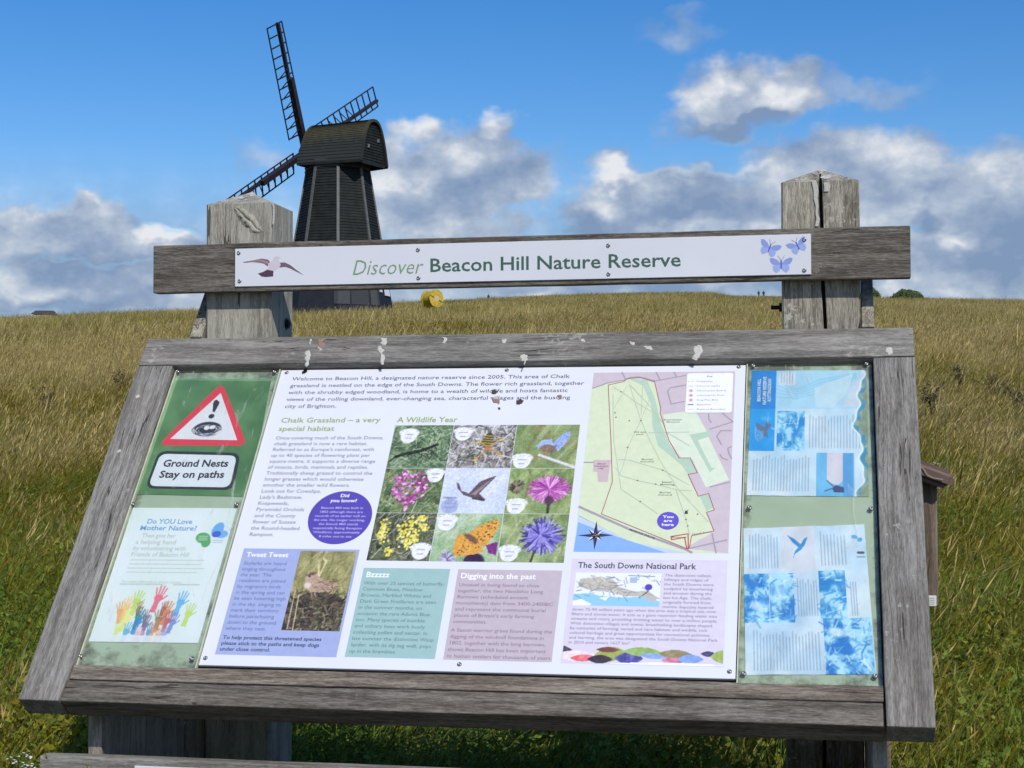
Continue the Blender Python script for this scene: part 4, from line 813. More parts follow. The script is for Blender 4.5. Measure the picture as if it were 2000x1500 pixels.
    for i, (s_, w_) in enumerate((("Footpaths", .030), ("Informal paths", .044), ("Information Board", .055), ("Information Post", .052), ("Dog Poo Bins", .040), ("Benches", .026), ("Reserve Boundary", .054))):
        q = Z(1052, 176+i*34); letters(main, s_, q[0], q[1], w_, .0036, (140, 140, 152), .004, off=T); q = Z(1010, 171+i*34)
        if i in (2, 3, 4):
            flat('key_symbol', main, [(q[0]+.0042*math.cos(t*.5236), q[1]+.0042*math.sin(t*.5236)) for t in range(12)], (226, 190, 196), T); letters(main, 'id'[i == 4] if i != 3 else 'i', q[0]-.0008, q[1]-.002, .0016, .004, (120, 60, 70), .01, off=T+.0001)
        else:
            w_ = .0009 if i != 5 else .002; c_ = (150, 150, 158) if i != 5 else (40, 40, 44)
            for s0, s1 in (((-.006, -.002), (.001, .005)) if i == 0 else ((-.006, .005),)): flat('key_symbol', main, rect(q[0]+s0, q[0]+s1, q[1]-w_/2, q[1]+w_/2), c_, T)
site_map()
# title plate print
TP = Matrix(((1, 0, 0, 0), (0, 0, -1, 0), (0, 1, 0, 0), (0, 0, 0, 1)))     # (x, z, off) -> world, facing the reader
def TZ(x, y): p = SY(x, y, BEAM_Y-.0035); return p.x, p.z
TO = -(BEAM_Y-.0035)+.0002
def tline(s, p0, pr, hpx, c, bold, shear):
    a, b = TZ(*p0), TZ(*pr); h = TZ(p0[0], p0[1]-hpx)[1]-a[1]; letters(title, [s], a[0], a[1], b[0]-a[0], h, c, bold, shear, off=TO, frame=TP)
tline("Discover", (686, 537.5), (824, 536), 29, (128, 160, 118), -.006, .28)
tline("Beacon Hill Nature Reserve", (838, 531), (1327, 524.5), 25.5, (72, 104, 88), .013, 0)
def zb(px, py): return TZ(280+px/3.226, 360+py/3.226)
def shape_t(name, pts, c, k, parent=None): return flat(name, parent or title, pts, c, TO+.00005*k, TP)
bird = shape_t('bird_picture', [zb(*q) for q in ((785, 500), (800, 488), (818, 480), (822, 462), (838, 452), (862, 462), (850, 474), (860, 490), (866, 510), (850, 528), (820, 548), (800, 552), (776, 540), (790, 520))], (216, 208, 216), 2)
shape_t('wing', [zb(*q) for q in ((625, 490), (700, 478), (745, 468), (785, 474), (800, 490), (782, 516), (760, 500), (735, 494), (690, 490), (640, 494))], (124, 98, 112), 1)
shape_t('wing', [zb(*q) for q in ((858, 494), (890, 492), (925, 508), (955, 532), (1010, 572), (960, 548), (925, 530), (895, 520), (862, 524), (850, 516))], (124, 98, 112), 1)
shape_t('tail', [zb(*q) for q in ((780, 538), (820, 546), (818, 580), (795, 582), (770, 584), (745, 580), (722, 562), (755, 552))], (92, 62, 82), 3)
shape_t('wing_edge', [zb(*q) for q in ((640, 491), (745, 474), (790, 486), (780, 504), (740, 486))], (168, 140, 150), 2)
def zr(px, py): return TZ(1380+px/3.226, 310+py/3.226)
for cx_, cy_, ang, s_ in ((398, 560, -.38, 1.), (572, 545, .42, .95), (470, 662, 0, 1.05)):
    c0 = zr(cx_, cy_); k = .0196*s_
    def rot(x, y, ang=ang, c0=c0, k=k): return (c0[0]+(x*math.cos(ang)-y*math.sin(ang))*k, c0[1]+(x*math.sin(ang)+y*math.cos(ang))*k)
    bo = shape_t('butterfly_picture', [rot(*q) for q in ((-.06, -.5), (.06, -.5), (.07, .3), (0, .42), (-.07, .3))], (92, 108, 190), 3)
    for s2 in (1, -1):
        shape_t('wing', [rot(s2*x, y) for x, y in ((.05, .05), (.35, .38), (.8, .58), (1.08, .52), (1.0, .2), (.8, -.05), (.5, -.14), (.05, -.05))], (146, 164, 226), 1)
        shape_t('wing', [rot(s2*x, y) for x, y in ((.05, -.06), (.5, -.12), (.78, -.2), (.74, -.6), (.45, -.86), (.12, -.62))], (164, 182, 236), 2)
        shape_t('antenna', [rot(s2*x, y) for x, y in ((.02, .36), (.30, .78), (.34, .76), (.06, .34))], (150, 140, 160), 2)

# ---- display cases at each end: pale green backing, paper notices, clear cover
M['green_board'] = simple('pale_green_backing', (.36, .44, .31), .5, var=.18, sc=9)
def case_mat():
    m, nt, b, o = new_mat('green_backing'); L = nt.links; tc = nn(nt, 'ShaderNodeTexCoord')
    n = noise_n(nt, tc.outputs['Object'], 9, 5, .6); r = ramp(nt, n.outputs[0], [(.3, (.34, .42, .30)), (.7, (.43, .51, .38))])
    n2 = noise_n(nt, tc.outputs['Object'], 26, 6, .68)
    # grime gathered at the edges of the sheet
    sx = nn(nt, 'ShaderNodeSeparateXYZ'); L.new(tc.outputs['Generated'], sx.inputs[0])
    def edge(s_):
        a = nn(nt, 'ShaderNodeMath', operation='SUBTRACT'); L.new(s_, a.inputs[0]); a.inputs[1].default_value = .5
        q = nn(nt, 'ShaderNodeMath', operation='ABSOLUTE'); L.new(a.outputs[0], q.inputs[0]); return q.outputs[0]
    mxx = nn(nt, 'ShaderNodeMath', operation='MAXIMUM'); L.new(edge(sx.outputs[0]), mxx.inputs[0]); L.new(edge(sx.outputs[1]), mxx.inputs[1])
    e2 = nn(nt, 'ShaderNodeMapRange'); L.new(mxx.outputs[0], e2.inputs[0]); e2.inputs[1].default_value = .38; e2.inputs[2].default_value = .5; e2.inputs[4].default_value = .30
    ad = nn(nt, 'ShaderNodeMath', operation='ADD'); L.new(e2.outputs[0], ad.inputs[0]); L.new(n2.outputs[0], ad.inputs[1])
    g = nn(nt, 'ShaderNodeMapRange'); L.new(ad.outputs[0], g.inputs[0]); g.inputs[1].default_value = .68; g.inputs[2].default_value = .88; g.inputs[4].default_value = .85
    L.new(mixc(nt, g.outputs[0], r.outputs[0], (.085, .09, .06)), b.inputs['Base Color']); b.inputs['Roughness'].default_value = .5; return m
M['case'] = case_mat()
def cover_mat():
    m, nt, b, out = new_mat('clear_cover'); L = nt.links; tr = nn(nt, 'ShaderNodeBsdfTransparent'); tr.inputs[0].default_value = (.96, .98, .965, 1)
    gl = nn(nt, 'ShaderNodeBsdfGlossy'); gl.inputs['Roughness'].default_value = .12; fr = nn(nt, 'ShaderNodeFresnel'); fr.inputs[0].default_value = 1.3
    mx = nn(nt, 'ShaderNodeMixShader'); L.new(fr.outputs[0], mx.inputs[0]); L.new(tr.outputs[0], mx.inputs[1]); L.new(gl.outputs[0], mx.inputs[2])
    tc = nn(nt, 'ShaderNodeTexCoord'); n = noise_n(nt, mapping(nt, tc.outputs['Object'], (1, .25, 1)), 40, 6, .7, 1.2); r = nn(nt, 'ShaderNodeMapRange'); L.new(n.outputs[0], r.inputs[0]); r.inputs[1].default_value = .60; r.inputs[2].default_value = .80; r.inputs[3].default_value = .02; r.inputs[4].default_value = .38
    df = nn(nt, 'ShaderNodeBsdfDiffuse'); df.inputs[0].default_value = (.75, .78, .74, 1); m2 = nn(nt, 'ShaderNodeMixShader'); L.new(r.outputs[0], m2.inputs[0]); L.new(mx.outputs[0], m2.inputs[1]); L.new(df.outputs[0], m2.inputs[2])
    L.new(m2.outputs[0], out.inputs[0]); return m
M['cover'] = cover_mat()
LU0, LU1 = ULI+.003, MU0-.003; RU0, RU1 = MU1+.0035, URI-.0025; CV0, CV1 = -.7075, -.002
case_l = rbox('display_backing', LU0, LU1, CV0, CV1, -.0275, -.0225, M['case'], board, PM, .0005); tag(case_l, 'pale green backing sheet behind the warning and volunteering notices')
case_r = rbox('display_backing', RU0, RU1, CV0, CV1, -.0275, -.0225, M['case'], board, PM, .0005); tag(case_r, 'stained pale green backing sheet behind the bleached leaflets')
COV = -.0165
def cover(u0, u1, v0, v1, scr, label):
    o = rbox('clear_cover', u0, u1, v0, v1, COV-.0012, COV, M['cover'], board, PM, .0003); tag(o, label)
    for p in scr: u, v = SP(*p, COV); screw(o, FP(u, v, COV), ND, .0046)
vL = SP(400, 980, COV)[1]
cover(LU0+.001, LU1-.0, CV0+.001, CV1-.001, ((347, 726), (536, 726.5), (259, 985), (462, 986), (157, 1282), (375, 1287)), 'scratched clear cover over the two notices')
cover(RU0+.001, RU1, CV0+.001, CV1-.001, ((1471, 714.5), (1692, 711), (1463.5, 992), (1701, 994), (1452.5, 1316), (1709, 1321)), 'scratched clear cover over the two leaflets')
# slim pale edge strips of the covers
for u_, l_ in ((LU0-.0005, None), (LU1+.0005, None), (RU0-.0005, None)):
    rbox('cover_edge', u_-.0012, u_+.0012, CV0, CV1, -.023, -.0145, simple('cover_edge', (.52, .56, .42), .3, var=.15, sc=50) if 'ce' not in M else M['ce'], board, PM, .0003)
NO = -.0212
def notice(name, label, pic, corners, wav=.0, cat='notice', thick=True):
    o = picture(name, None, pic, 0, 0, 0, 0, NO, PM, None, corners, wav=wav); tag(o, label, cat); return o
def cor(*pts): return [SP(x, y, NO) for x, y in pts]
# warning notice
def fz(px, py): return 240+px/3.571, 620+py/3.571
p = Pic(150, 212, (80, 126, 70)); p.tone(4, 61, (72, 118, 62), (100, 142, 88)); p.a[:, :4] += 40; p.a[:4] += 30
c1 = cor((343, 739), (530, 741), (487, 970), (263, 965))
n1 = notice('warning_notice', 'green warning notice with a red triangle and black nest, reading Ground Nests Stay on paths', p, c1)
NT = NO+.00015
def zn(px, py): return SP(*fz(px, py), NO)
def rounded(pts, r, n=6):
    out = []; k = len(pts)
    for i in range(k):
        a, b, c = Vector(pts[i-1]), Vector(pts[i]), Vector(pts[(i+1) % k]); d1 = (a-b).normalized(); d2 = (c-b).normalized(); p1 = b+d1*r; p2 = b+d2*r
        for j in range(n+1): t = j/n; q = p1*(1-t)**2+b*2*t*(1-t)+p2*t*t; out.append((q.x, q.y))
    return out
def fl(name, par, pts, c, off): return flat(name, par, pts, c, off)
tri = fl('red_triangle', n1, rounded([zn(693, 452), zn(240, 893), zn(868, 895)], .022), (226, 52, 66), NT)
fl('white_triangle', tri, [zn(683, 527), zn(330, 848), zn(798, 857)], (232, 230, 238), NT+.00012)
fl('exclamation_mark', tri, [zn(*q) for q in ((655, 574), (676, 592), (668, 612), (640, 662), (626, 658), (630, 600), (640, 580))], (44, 34, 44), NT+.0004)
c0 = zn(618, 690); fl('exclamation_mark', tri, [(c0[0]+.0062*math.cos(t*.393), c0[1]+.0062*math.sin(t*.393)) for t in range(16)], (44, 34, 44), NT+.0004)
pn = Pic(90, 54, (232, 230, 238)); rs = np.random.RandomState(5)
pn.ell(.5, .42, .40, .22, (40, 36, 50), 0, .1); pn.ell(.5, .36, .30, .13, (24, 22, 30), 0, .1)
for k in range(150):
    t = rs.rand()*6.283; r1 = rs.uniform(.62, 1.12); l = rs.uniform(.25, .7); c = [(50, 46, 62), (220, 218, 228), (90, 88, 110), (40, 36, 50)][rs.randint(4)]
    q = [(.5+.40*r1*math.cos(t+l*s_/4), .50+.40*r1*math.sin(t+l*s_/4)*(.9 if math.sin(t) > 0 else .62)) for s_ in range(5)]; pn.pline(q, .012, c)
pn.ell(.47, .42, .085, .075, (236, 234, 240), .3, .1); pn.ell(.63, .38, .09, .07, (236, 234, 240), -.3, .1)
a, b, c, d = zn(478, 722), zn(718, 722), zn(700, 842), zn(460, 842); picture('nest_drawing', tri, pn, (a[0]+d[0])/2, (b[0]+c[0])/2, d[1], a[1], NT+.0003)
sg = fl('black_border', n1, rounded([zn(250, 930), zn(822, 945), zn(770, 1205), zn(155, 1193)], .02), (26, 32, 36), NT)
fl('white_sign', sg, rounded([zn(262, 951), zn(796, 964), zn(745, 1186), zn(178, 1176)], .016), (228, 230, 240), NT+.00012)
def nline(par, s_, p0, pr, hpx, c, bold=0, shear=0., off=NT):
    a, b = SP(*p0, NO), SP(*pr, NO); h = SP(p0[0], p0[1]-hpx, NO)[1]-a[1]; return letters(par, [s_], a[0], a[1], b[0]-a[0], h, c, bold, shear, off=off)
nline(sg, "Ground Nests", (317, 911.5), (443, 915.5), 13, (34, 34, 42), .026, .0, NT+.0004); nline(sg, "Stay on paths", (310, 933), (435.2, 937.2), 13, (34, 34, 42), .026, .0, NT+.0004)
# volunteering notice
def hand(p, x, y, s, ang, c, al=.85):
    ca, sa = math.cos(ang), math.sin(ang)
    def tr(u, v): return x+(u*ca-v*sa)*s, y+(u*sa+v*ca)*s/p.asp
    p.poly([tr(-.30, 1.5), tr(.30, 1.5), tr(.26, .35), tr(.42, -.15), tr(.36, -.42), tr(-.36, -.42), tr(-.42, -.1), tr(-.26, .35)], c, al)
    for fx, tx, ty, w in ((-.30, -.55, -1.15, .15), (-.11, -.20, -1.42, .16), (.10, .16, -1.45, .16), (.30, .48, -1.25, .14)): p.line(*tr(fx, -.35), *tr(tx, ty), w*s, c, al)
    p.line(*tr(.36, .05), *tr(.78, -.45), .16*s, c, al)
p = Pic(170, 240, (226, 233, 238)); p.tone(2, 71, (222, 232, 232), (232, 236, 244))
rs = np.random.RandomState(72)
for i in range(4):
    y = .405+i*.0305; x = .145
    while x < .80: w = rs.uniform(.02, .06); p.line(x, y, x+w, y, .010, (196, 204, 200)); x += w+.012
def words(p, x, x1, y, c, h=.01, seed=0):
    rs = np.random.RandomState(seed)
    while x < x1: w = rs.uniform(.02, .07); p.line(x, y, min(x+w, x1), y, h, c, .8); x += w+.014
words(p, .12, .52, .585, (180, 190, 186), .013, 4); words(p, .62, .86, .585, (180, 190, 186), .013, 5)
for (x, y, s, a_, c) in ((.10, .80, .055, -.1, (222, 222, 232)), (.19, .79, .075, -.15, (232, 160, 90)), (.24, .76, .08, .1, (244, 196, 110)), (.33, .72, .085, .1, (188, 214, 84)), (.28, .84, .08, .1, (236, 232, 120)), (.40, .83, .075, .05, (56, 150, 88)), (.41, .86, .08, .12, (40, 130, 205)), (.55, .69, .092, .12, (232, 90, 118)), (.50, .88, .07, .0, (120, 100, 150)), (.56, .93, .06, .1, (60, 150, 210)), (.68, .79, .082, .1, (214, 118, 72)), (.62, .84, .07, -.1, (140, 110, 70)), (.72, .85, .07, .15, (190, 76, 80)), (.80, .72, .085, .14, (84, 170, 226)), (.78, .86, .07, .15, (112, 128, 200)), (.66, .96, .06, .2, (232, 160, 130)), (.92, .80, .08, .12, (190, 214, 92)), (.50, .97, .05, .1, (245, 190, 205))): hand(p, x*.86+.04, y, s, a_, c, .8)
for (x, y, s, a_, c) in ((.22, .92, .07, .15, (214, 226, 110)), (.32, .93, .07, .12, (70, 160, 214)), (.44, .94, .06, .12, (226, 170, 190)), (.38, .76, .05, .0, (150, 90, 60)), (.60, .92, .07, .15, (226, 140, 90)), (.72, .94, .06, .2, (150, 160, 220)), (.48, .83, .06, -.1, (120, 110, 120)), (.64, .76, .05, .1, (170, 70, 60))): hand(p, x*.86+.04, y, s, a_, c, .7)
p.a[-12:, :, :] = p.a[-12:, :, :]*.15+np.array((228, 232, 240))*.85
p.ell(.76, .235, .075, .06, (92, 166, 100), .35, .12); p.ell(.80, .27, .045, .055, (92, 166, 100), 0, .12); p.ell(.875, .17, .055, .085, (112, 172, 232), .25, .12); p.ell(.925, .205, .06, .045, (126, 178, 236), 0, .12); p.ell(.875, .205, .045, .038, (60, 100, 205), 0, .15)
for i in range(3): p.line(.72, .222+i*.014, .80, .222+i*.014, .010, (190, 225, 190), .8)
p.line(.86, .252, .95, .252, .008, (170, 190, 200)); p.line(.86, .268, .95, .268, .008, (170, 190, 200))
n2 = notice('volunteer_notice', 'white notice with a row of painted coloured hands, reading Do YOU Love Mother Nature?', p, cor((260, 991.5), (463, 992.5), (387, 1256), (173, 1253)))
bl_ = (118, 168, 214); nline(n2, "Do YOU Love", (286, 1022.6), (373.6, 1023.6), 9, bl_, .02); nline(n2, "Mother Nature?", (272, 1035.4), (382, 1037), 9, bl_, .02)
gy = (182, 194, 188)
for s_, a_, b__ in (("Then give her", (276, 1050), (342, 1051)), ("a helping hand", (264, 1062.5), (342, 1063.5)), ("by volunteering with", (259, 1074.5), (361, 1075.5)), ("Friends of Beacon Hill", (255, 1086.5), (367, 1087.5))): nline(n2, s_, a_, b__, 8.5, gy, .004)
nline(n2, "For more information, please contact", (237, 1138), (354, 1139), 5, gy, 0)
# bleached blue leaflets, their text lying on its side
def bluebits(p, x0, y0, x1, y1, seed, d=(28, 138, 212), l=(176, 222, 246)):
    n = p.noise(14, seed, 5); m_ = (p.X > x0) & (p.X < x1) & (p.Y > y0) & (p.Y < y1); t = np.clip((n-.5)*4+.5, 0, 1)[..., None]; q = np.array(d, float)*(1-t)+np.array(l, float)*t; p.a = np.where(m_[..., None], q, p.a)
    p.strokes(int(700*(x1-x0)*(y1-y0)), .05, .010, [l, (90, 160, 215), d, (225, 240, 250)], .3, 1.5, seed+1, (x0, y0, x1, y1), .7)
def sidetext(p, x0, x1, y0, y1, n, seed, c=(120, 145, 175)):
    rs = np.random.RandomState(seed)
    for i in range(n):
        x = x0+(x1-x0)*(i+.5)/n; y = y1
        ye = y0+(y1-y0)*rs.rand()*.18
        while y > ye: h = rs.uniform(.008, .025); p.line(x, y, x, y-h, .008, c, .62); y -= h+.005
p = Pic(170, 190, (206, 222, 238)); p.tone(3, 81, (190, 216, 238), (222, 230, 242))
p.poly([(0, 0), (.215, 0), (.215, .32), (0, .32)], (22, 134, 214)); p.poly([(0, .32), (.215, .32), (.215, .66), (0, .66)], (26, 156, 230)); p.ell(.14, .40, .06, .03, (120, 200, 240), 0, .8, .6)
p.poly([(.22, 0), (.95, 0), (.95, .32), (.22, .32)], (176, 214, 238)); rs = np.random.RandomState(4)
for k in range(5): p.pline([(.22, .10+.03*k), (.4, .16+.02*k), (.6, .08+.025*k), (.9, .03+.01*k)], .012, (140, 196, 228), .6)
p.poly([(.55, .15), (.88, .03), (.84, .16), (.70, .31), (.56, .31)], (196, 220, 236)); p.line(.70, .31, .88, .14, .008, (214, 216, 220)); p.poly([(.86, .16), (.97, .02), (.97, .30), (.78, .31)], (206, 214, 232))
p.poly([(.24, .02), (.38, .02), (.38, .12), (.24, .12)], (216, 222, 234)); sidetext(p, .25, .37, .03, .11, 5, 3)
for x, y in ((.05, .42), (.10, .52), (.12, .46)): pass
p.poly([(.05, .43), (.10, .45), (.13, .47), (.15, .42), (.19, .45), (.15, .50), (.17, .56), (.13, .54), (.10, .50), (.07, .49)], (96, 116, 150))
bluebits(p, .235, .335, .47, .655, 82); sidetext(p, .50, .94, .37, .63, 17, 84); sidetext(p, .04, .52, .70, .96, 19, 85)
p.poly([(.57, .67), (.88, .67), (.88, 1), (.57, 1)], (110, 186, 232)); p.poly([(.66, .67), (.79, .67), (.79, .88), (.74, .92), (.66, .88)], (216, 208, 222)); p.poly([(.79, .67), (.87, .67), (.87, 1), (.79, 1)], (90, 162, 220)); p.poly([(.70, .94), (.73, .91), (.80, .93), (.80, .97), (.72, .97)], (56, 70, 120)); p.line(.64, .96, .73, .93, .008, (56, 70, 120)); p.line(.66, .88, .72, .93, .008, (56, 70, 120))
ed = .925+.028*np.sin(p.Y*9.1+1)+.02*np.sin(p.Y*23+.7)+.010*np.sin(p.Y*51); m_ = (p.X > ed); bb = np.clip((p.noise(20, 90, 4)-.5)*4+.5, 0, 1)[..., None]
p.a = np.where((m_ & (p.X < ed+.05))[..., None], np.array((60, 140, 180.))*bb+np.array((150, 170, 160.))*(1-bb), p.a); p.a = np.where((m_ & (p.X >= ed+.05))[..., None], np.array((150, 166, 138.))*.9+bb*14, p.a)
p.blend(np.exp(-((p.X-ed)/.008)**2), (238, 246, 252)); p.a += (p.noise(10, 91, 5)-.5)[..., None]*26
l1 = notice('faded_leaflet', 'upper faded blue leaflet with a curled torn edge and white sideways title', p, cor((1469, 724), (1693, 723), (1697, 970), (1458, 967.5)), .0004, 'leaflet')
a = SP(1484, 784, NO); ws_ = SP(1484, 743, NO)[1]-SP(1484, 784, NO)[1]
for i, (s_, px, py, pe) in enumerate((("BEACON HILL", 1485, 785, 741), ("NATURE RESERVE", 1496, 791, 737), ("ROTTINGDEAN", 1505.5, 785, 741))):
    a, b = SP(px, py, NO), SP(px, pe, NO); letters(l1, [s_], a[0], a[1], b[1]-a[1], .0062, (222, 240, 250), .02, off=NT+.0009, rot=math.pi/2)
p = Pic(170, 210, (206, 224, 240)); p.tone(3, 101, (188, 212, 238), (220, 230, 242))
p.poly([(.31, 0), (.58, 0), (.58, .32), (.31, .32)], (216, 218, 232)); sidetext(p, .04, .29, .05, .29, 10, 102); sidetext(p, .62, .84, .05, .28, 8, 103)
p.poly([(.36, .06), (.42, .09), (.47, .13), (.50, .09), (.53, .08), (.50, .14), (.47, .17), (.42, .20), (.40, .24), (.42, .18), (.45, .15), (.40, .11)], (50, 140, 205)); p.ell(.91, .09, .03, .02, (70, 160, 220), .4, .2); p.ell(.95, .11, .025, .02, (70, 160, 220), -.4, .2); p.line(.93, .20, .97, .20, .02, (60, 70, 90)); p.line(.92, .23, .98, .23, .008, (110, 120, 140))
bluebits(p, 0, .33, .20, .66, 104, (30, 130, 215)); bluebits(p, .205, .33, .40, .66, 106, (40, 130, 210)); bluebits(p, .60, .32, .81, .66, 108); bluebits(p, .62, .64, .99, 1.0, 110, (24, 120, 205)); p.ell(.72, .73, .09, .05, (228, 240, 248), .2, .5, .8); p.ell(.1, .55, .07, .05, (214, 226, 240), .4, .5, .8); p.ell(.3, .45, .07, .06, (176, 214, 240), .2, .5, .7)
sidetext(p, .42, .59, .37, .62, 8, 112); sidetext(p, .84, .90, .36, .62, 3, 113); sidetext(p, .06, .59, .72, .97, 21, 114); p.a += (p.noise(9, 115, 5)-.5)[..., None]*30
l2 = notice('faded_leaflet', 'faded blue leaflet, lower and slightly tilted one of two, with bleached pictures of flowers', p, cor((1452, 1032), (1688, 1024), (1712, 1317), (1456, 1318)), .0006, 'leaflet')

# ---- bird droppings and stains on the frame
M['dropping'] = simple('bird_dropping', (.56, .54, .48), .8, var=.2, sc=300, bump=.4); M['rust'] = simple('brown_stain', (.30, .20, .15), .8, var=.3, sc=200); M['darkspot'] = simple('dark_dropping', (.06, .045, .035), .7, var=.3, sc=200)
def splat(pts, mat, off=.0006, parent=board, conv=None, seed=0, frame=PM):
    q = [SP(x, y, conv if conv is not None else 0.0) for x, y in pts]; rs = np.random.RandomState(len(pts)+seed); out = []
    for i in range(len(q)):
        a, b = Vector(q[i]), Vector(q[(i+1) % len(q)]); n = Vector((b.y-a.y, a.x-b.x)); out.append(a)
        for t in (.33, .66): out.append(a.lerp(b, t)+n*rs.normal(0, .13))
    c = sum(out, Vector((0, 0)))/len(out); k = len(out); base = (conv if conv is not None else 0.0)
    V = [(p_.x, p_.y, base+.0002) for p_ in out]+[(c.x+(p_.x-c.x)*.75, c.y+(p_.y-c.y)*.75, base+off+.0004) for p_ in out]; F = [(i, (i+1) % k, k+(i+1) % k, k+i) for i in range(k)]+[tuple(range(k, 2*k))]
    me = mesh('bird_dropping', V, F); obj('bird_dropping', me, parent, mat, frame)
def w7(pts): return [(560+x/2.3256, 630+y/2.33) for x, y in pts]
D_ = M['dropping']
splat(w7([(88, 130), (100, 126), (108, 140), (106, 160), (100, 175), (98, 195), (90, 205), (82, 195), (80, 160)]), D_, .0012)
splat(w7([(104, 76), (112, 74), (110, 98), (104, 100)]), D_); splat(w7([(142, 73), (180, 73), (170, 110), (158, 126), (146, 120)]), M['rust']); splat(w7([(142, 110), (150, 112), (160, 122), (150, 128)]), D_, seed=2)
splat(w7([(428, 70), (456, 70), (450, 100), (436, 106), (426, 92)]), D_, .0012, seed=1); splat(w7([(418, 104), (428, 108), (432, 140), (444, 150), (442, 190), (432, 192), (428, 160), (420, 134)]), D_, .001, seed=3)
splat(w7([(704, 66), (722, 66), (718, 94), (706, 94)]), M['dropping'], seed=4); splat(w7([(976, 76), (996, 74), (996, 90), (988, 96), (978, 92)]), D_, seed=5)
splat(w7([(1060, 148), (1080, 144), (1094, 154), (1090, 174), (1070, 176), (1058, 166)]), D_, .0012, seed=6); splat(w7([(1550, 84), (1562, 86), (1580, 100), (1570, 104)]), D_, seed=7); splat(w7([(1622, 108), (1650, 106), (1672, 128), (1650, 126), (1630, 122)]), D_, seed=8)
splat(w7([(1852, 108), (1880, 104), (1888, 120), (1876, 150), (1864, 172), (1842, 166), (1852, 140)]), D_, .0012, seed=9); splat(w7([(1334, 72), (1350, 74), (1356, 86), (1340, 88)]), D_, seed=10)
splat([(1730, 679), (1741, 679), (1744, 688), (1737, 693), (1730, 688)], D_, .001, seed=11); splat([(264, 773), (272, 771), (273, 775), (266, 778)], D_, seed=12); splat([(228, 881), (236, 878), (238, 883), (230, 886)], D_, seed=13)
splat([(590, 726), (596, 722), (600, 716), (602, 722), (598, 728), (590, 732)], M['darkspot'], .0012, main, REC, 14)
for pts, m__ in (([(960, 762), (968, 760), (970, 768), (964, 771), (960, 768)], 'darkspot'), ([(1008, 782), (1018, 778), (1021, 786), (1014, 791), (1008, 789)], 'darkspot'), ([(1088, 772), (1096, 771), (1097, 778), (1091, 781)], 'rust'), ([(972, 796), (977, 796), (977, 800), (973, 800)], 'darkspot'), ([(958, 776), (962, 776), (976, 786), (974, 790), (962, 784)], 'rust'), ([(1022, 698), (1027, 698), (1025, 712), (1023, 712)], 'dropping')):
    splat(pts, M[m__], .0009, main, REC+.0003 if m__ != 'dropping' else 0.0, seed=15)
# droppings running down from the top of each post
def streak(parent, pts, w, mat, Y):
    q = [SY(x, y, Y) for x, y in pts]; V = []; F = []; rs = np.random.RandomState(len(pts))
    for i, c in enumerate(q): ww = w*(.6+.8*rs.rand()); V += [(c.x-ww, c.y-.0012, c.z), (c.x+ww, c.y-.0012, c.z)]
    for i in range(len(q)-1): k = 2*i; F.append((k, k+1, k+3, k+2))
    obj('bird_dropping', mesh('bird_dropping', V, F), parent, mat)
streak(pr_, [(1589, 352), (1592, 362), (1594, 374), (1593, 388), (1596, 402), (1595, 416), (1598, 428), (1595, 442)], .0036, D_, .0680); streak(pr_, [(1614, 356), (1616, 366), (1614, 374)], .005, D_, .0680); streak(pl_, [(533, 394), (535, 404), (535, 420), (534, 438)], .0016, D_, .0680)
for (x0, y0, x1, y1, n_, seed, par, xs, xe, zs_, za_) in ((0, 0, 0, 0, 9, 4, pr_, .233, .3832, .349, .3835), (0, 0, 0, 0, 6, 6, pl_, -.964, -.82, .3415, .3755)):
    rs = np.random.RandomState(seed)
    for k in range(n_):                                        # patches on the near slope of the pyramid top
        t = rs.rand()*.8+.1; u = (rs.rand()-.5)*(1-t)*.8+(.1 if par is pl_ else 0); cxp = (xs+xe)/2; hw = (xe-xs)/2
        c = Vector((cxp+u*hw*2*.6, .0687+t*.0707, zs_+t*(za_-zs_)+.0012)) + Vector((0, 0, ZG)); r_ = .004+.008*rs.rand(); sl = Vector((0, .0707, za_-zs_)).normalized(); V = [c+Vector((math.cos(a_)*r_*(.7+.5*rs.rand()), 0, 0))+sl*math.sin(a_)*r_*(.7+.5*rs.rand()) for a_ in np.linspace(0, 5.7, 10)]
        obj('bird_dropping', mesh('bird_dropping', V, [tuple(range(10))]), par, D_)
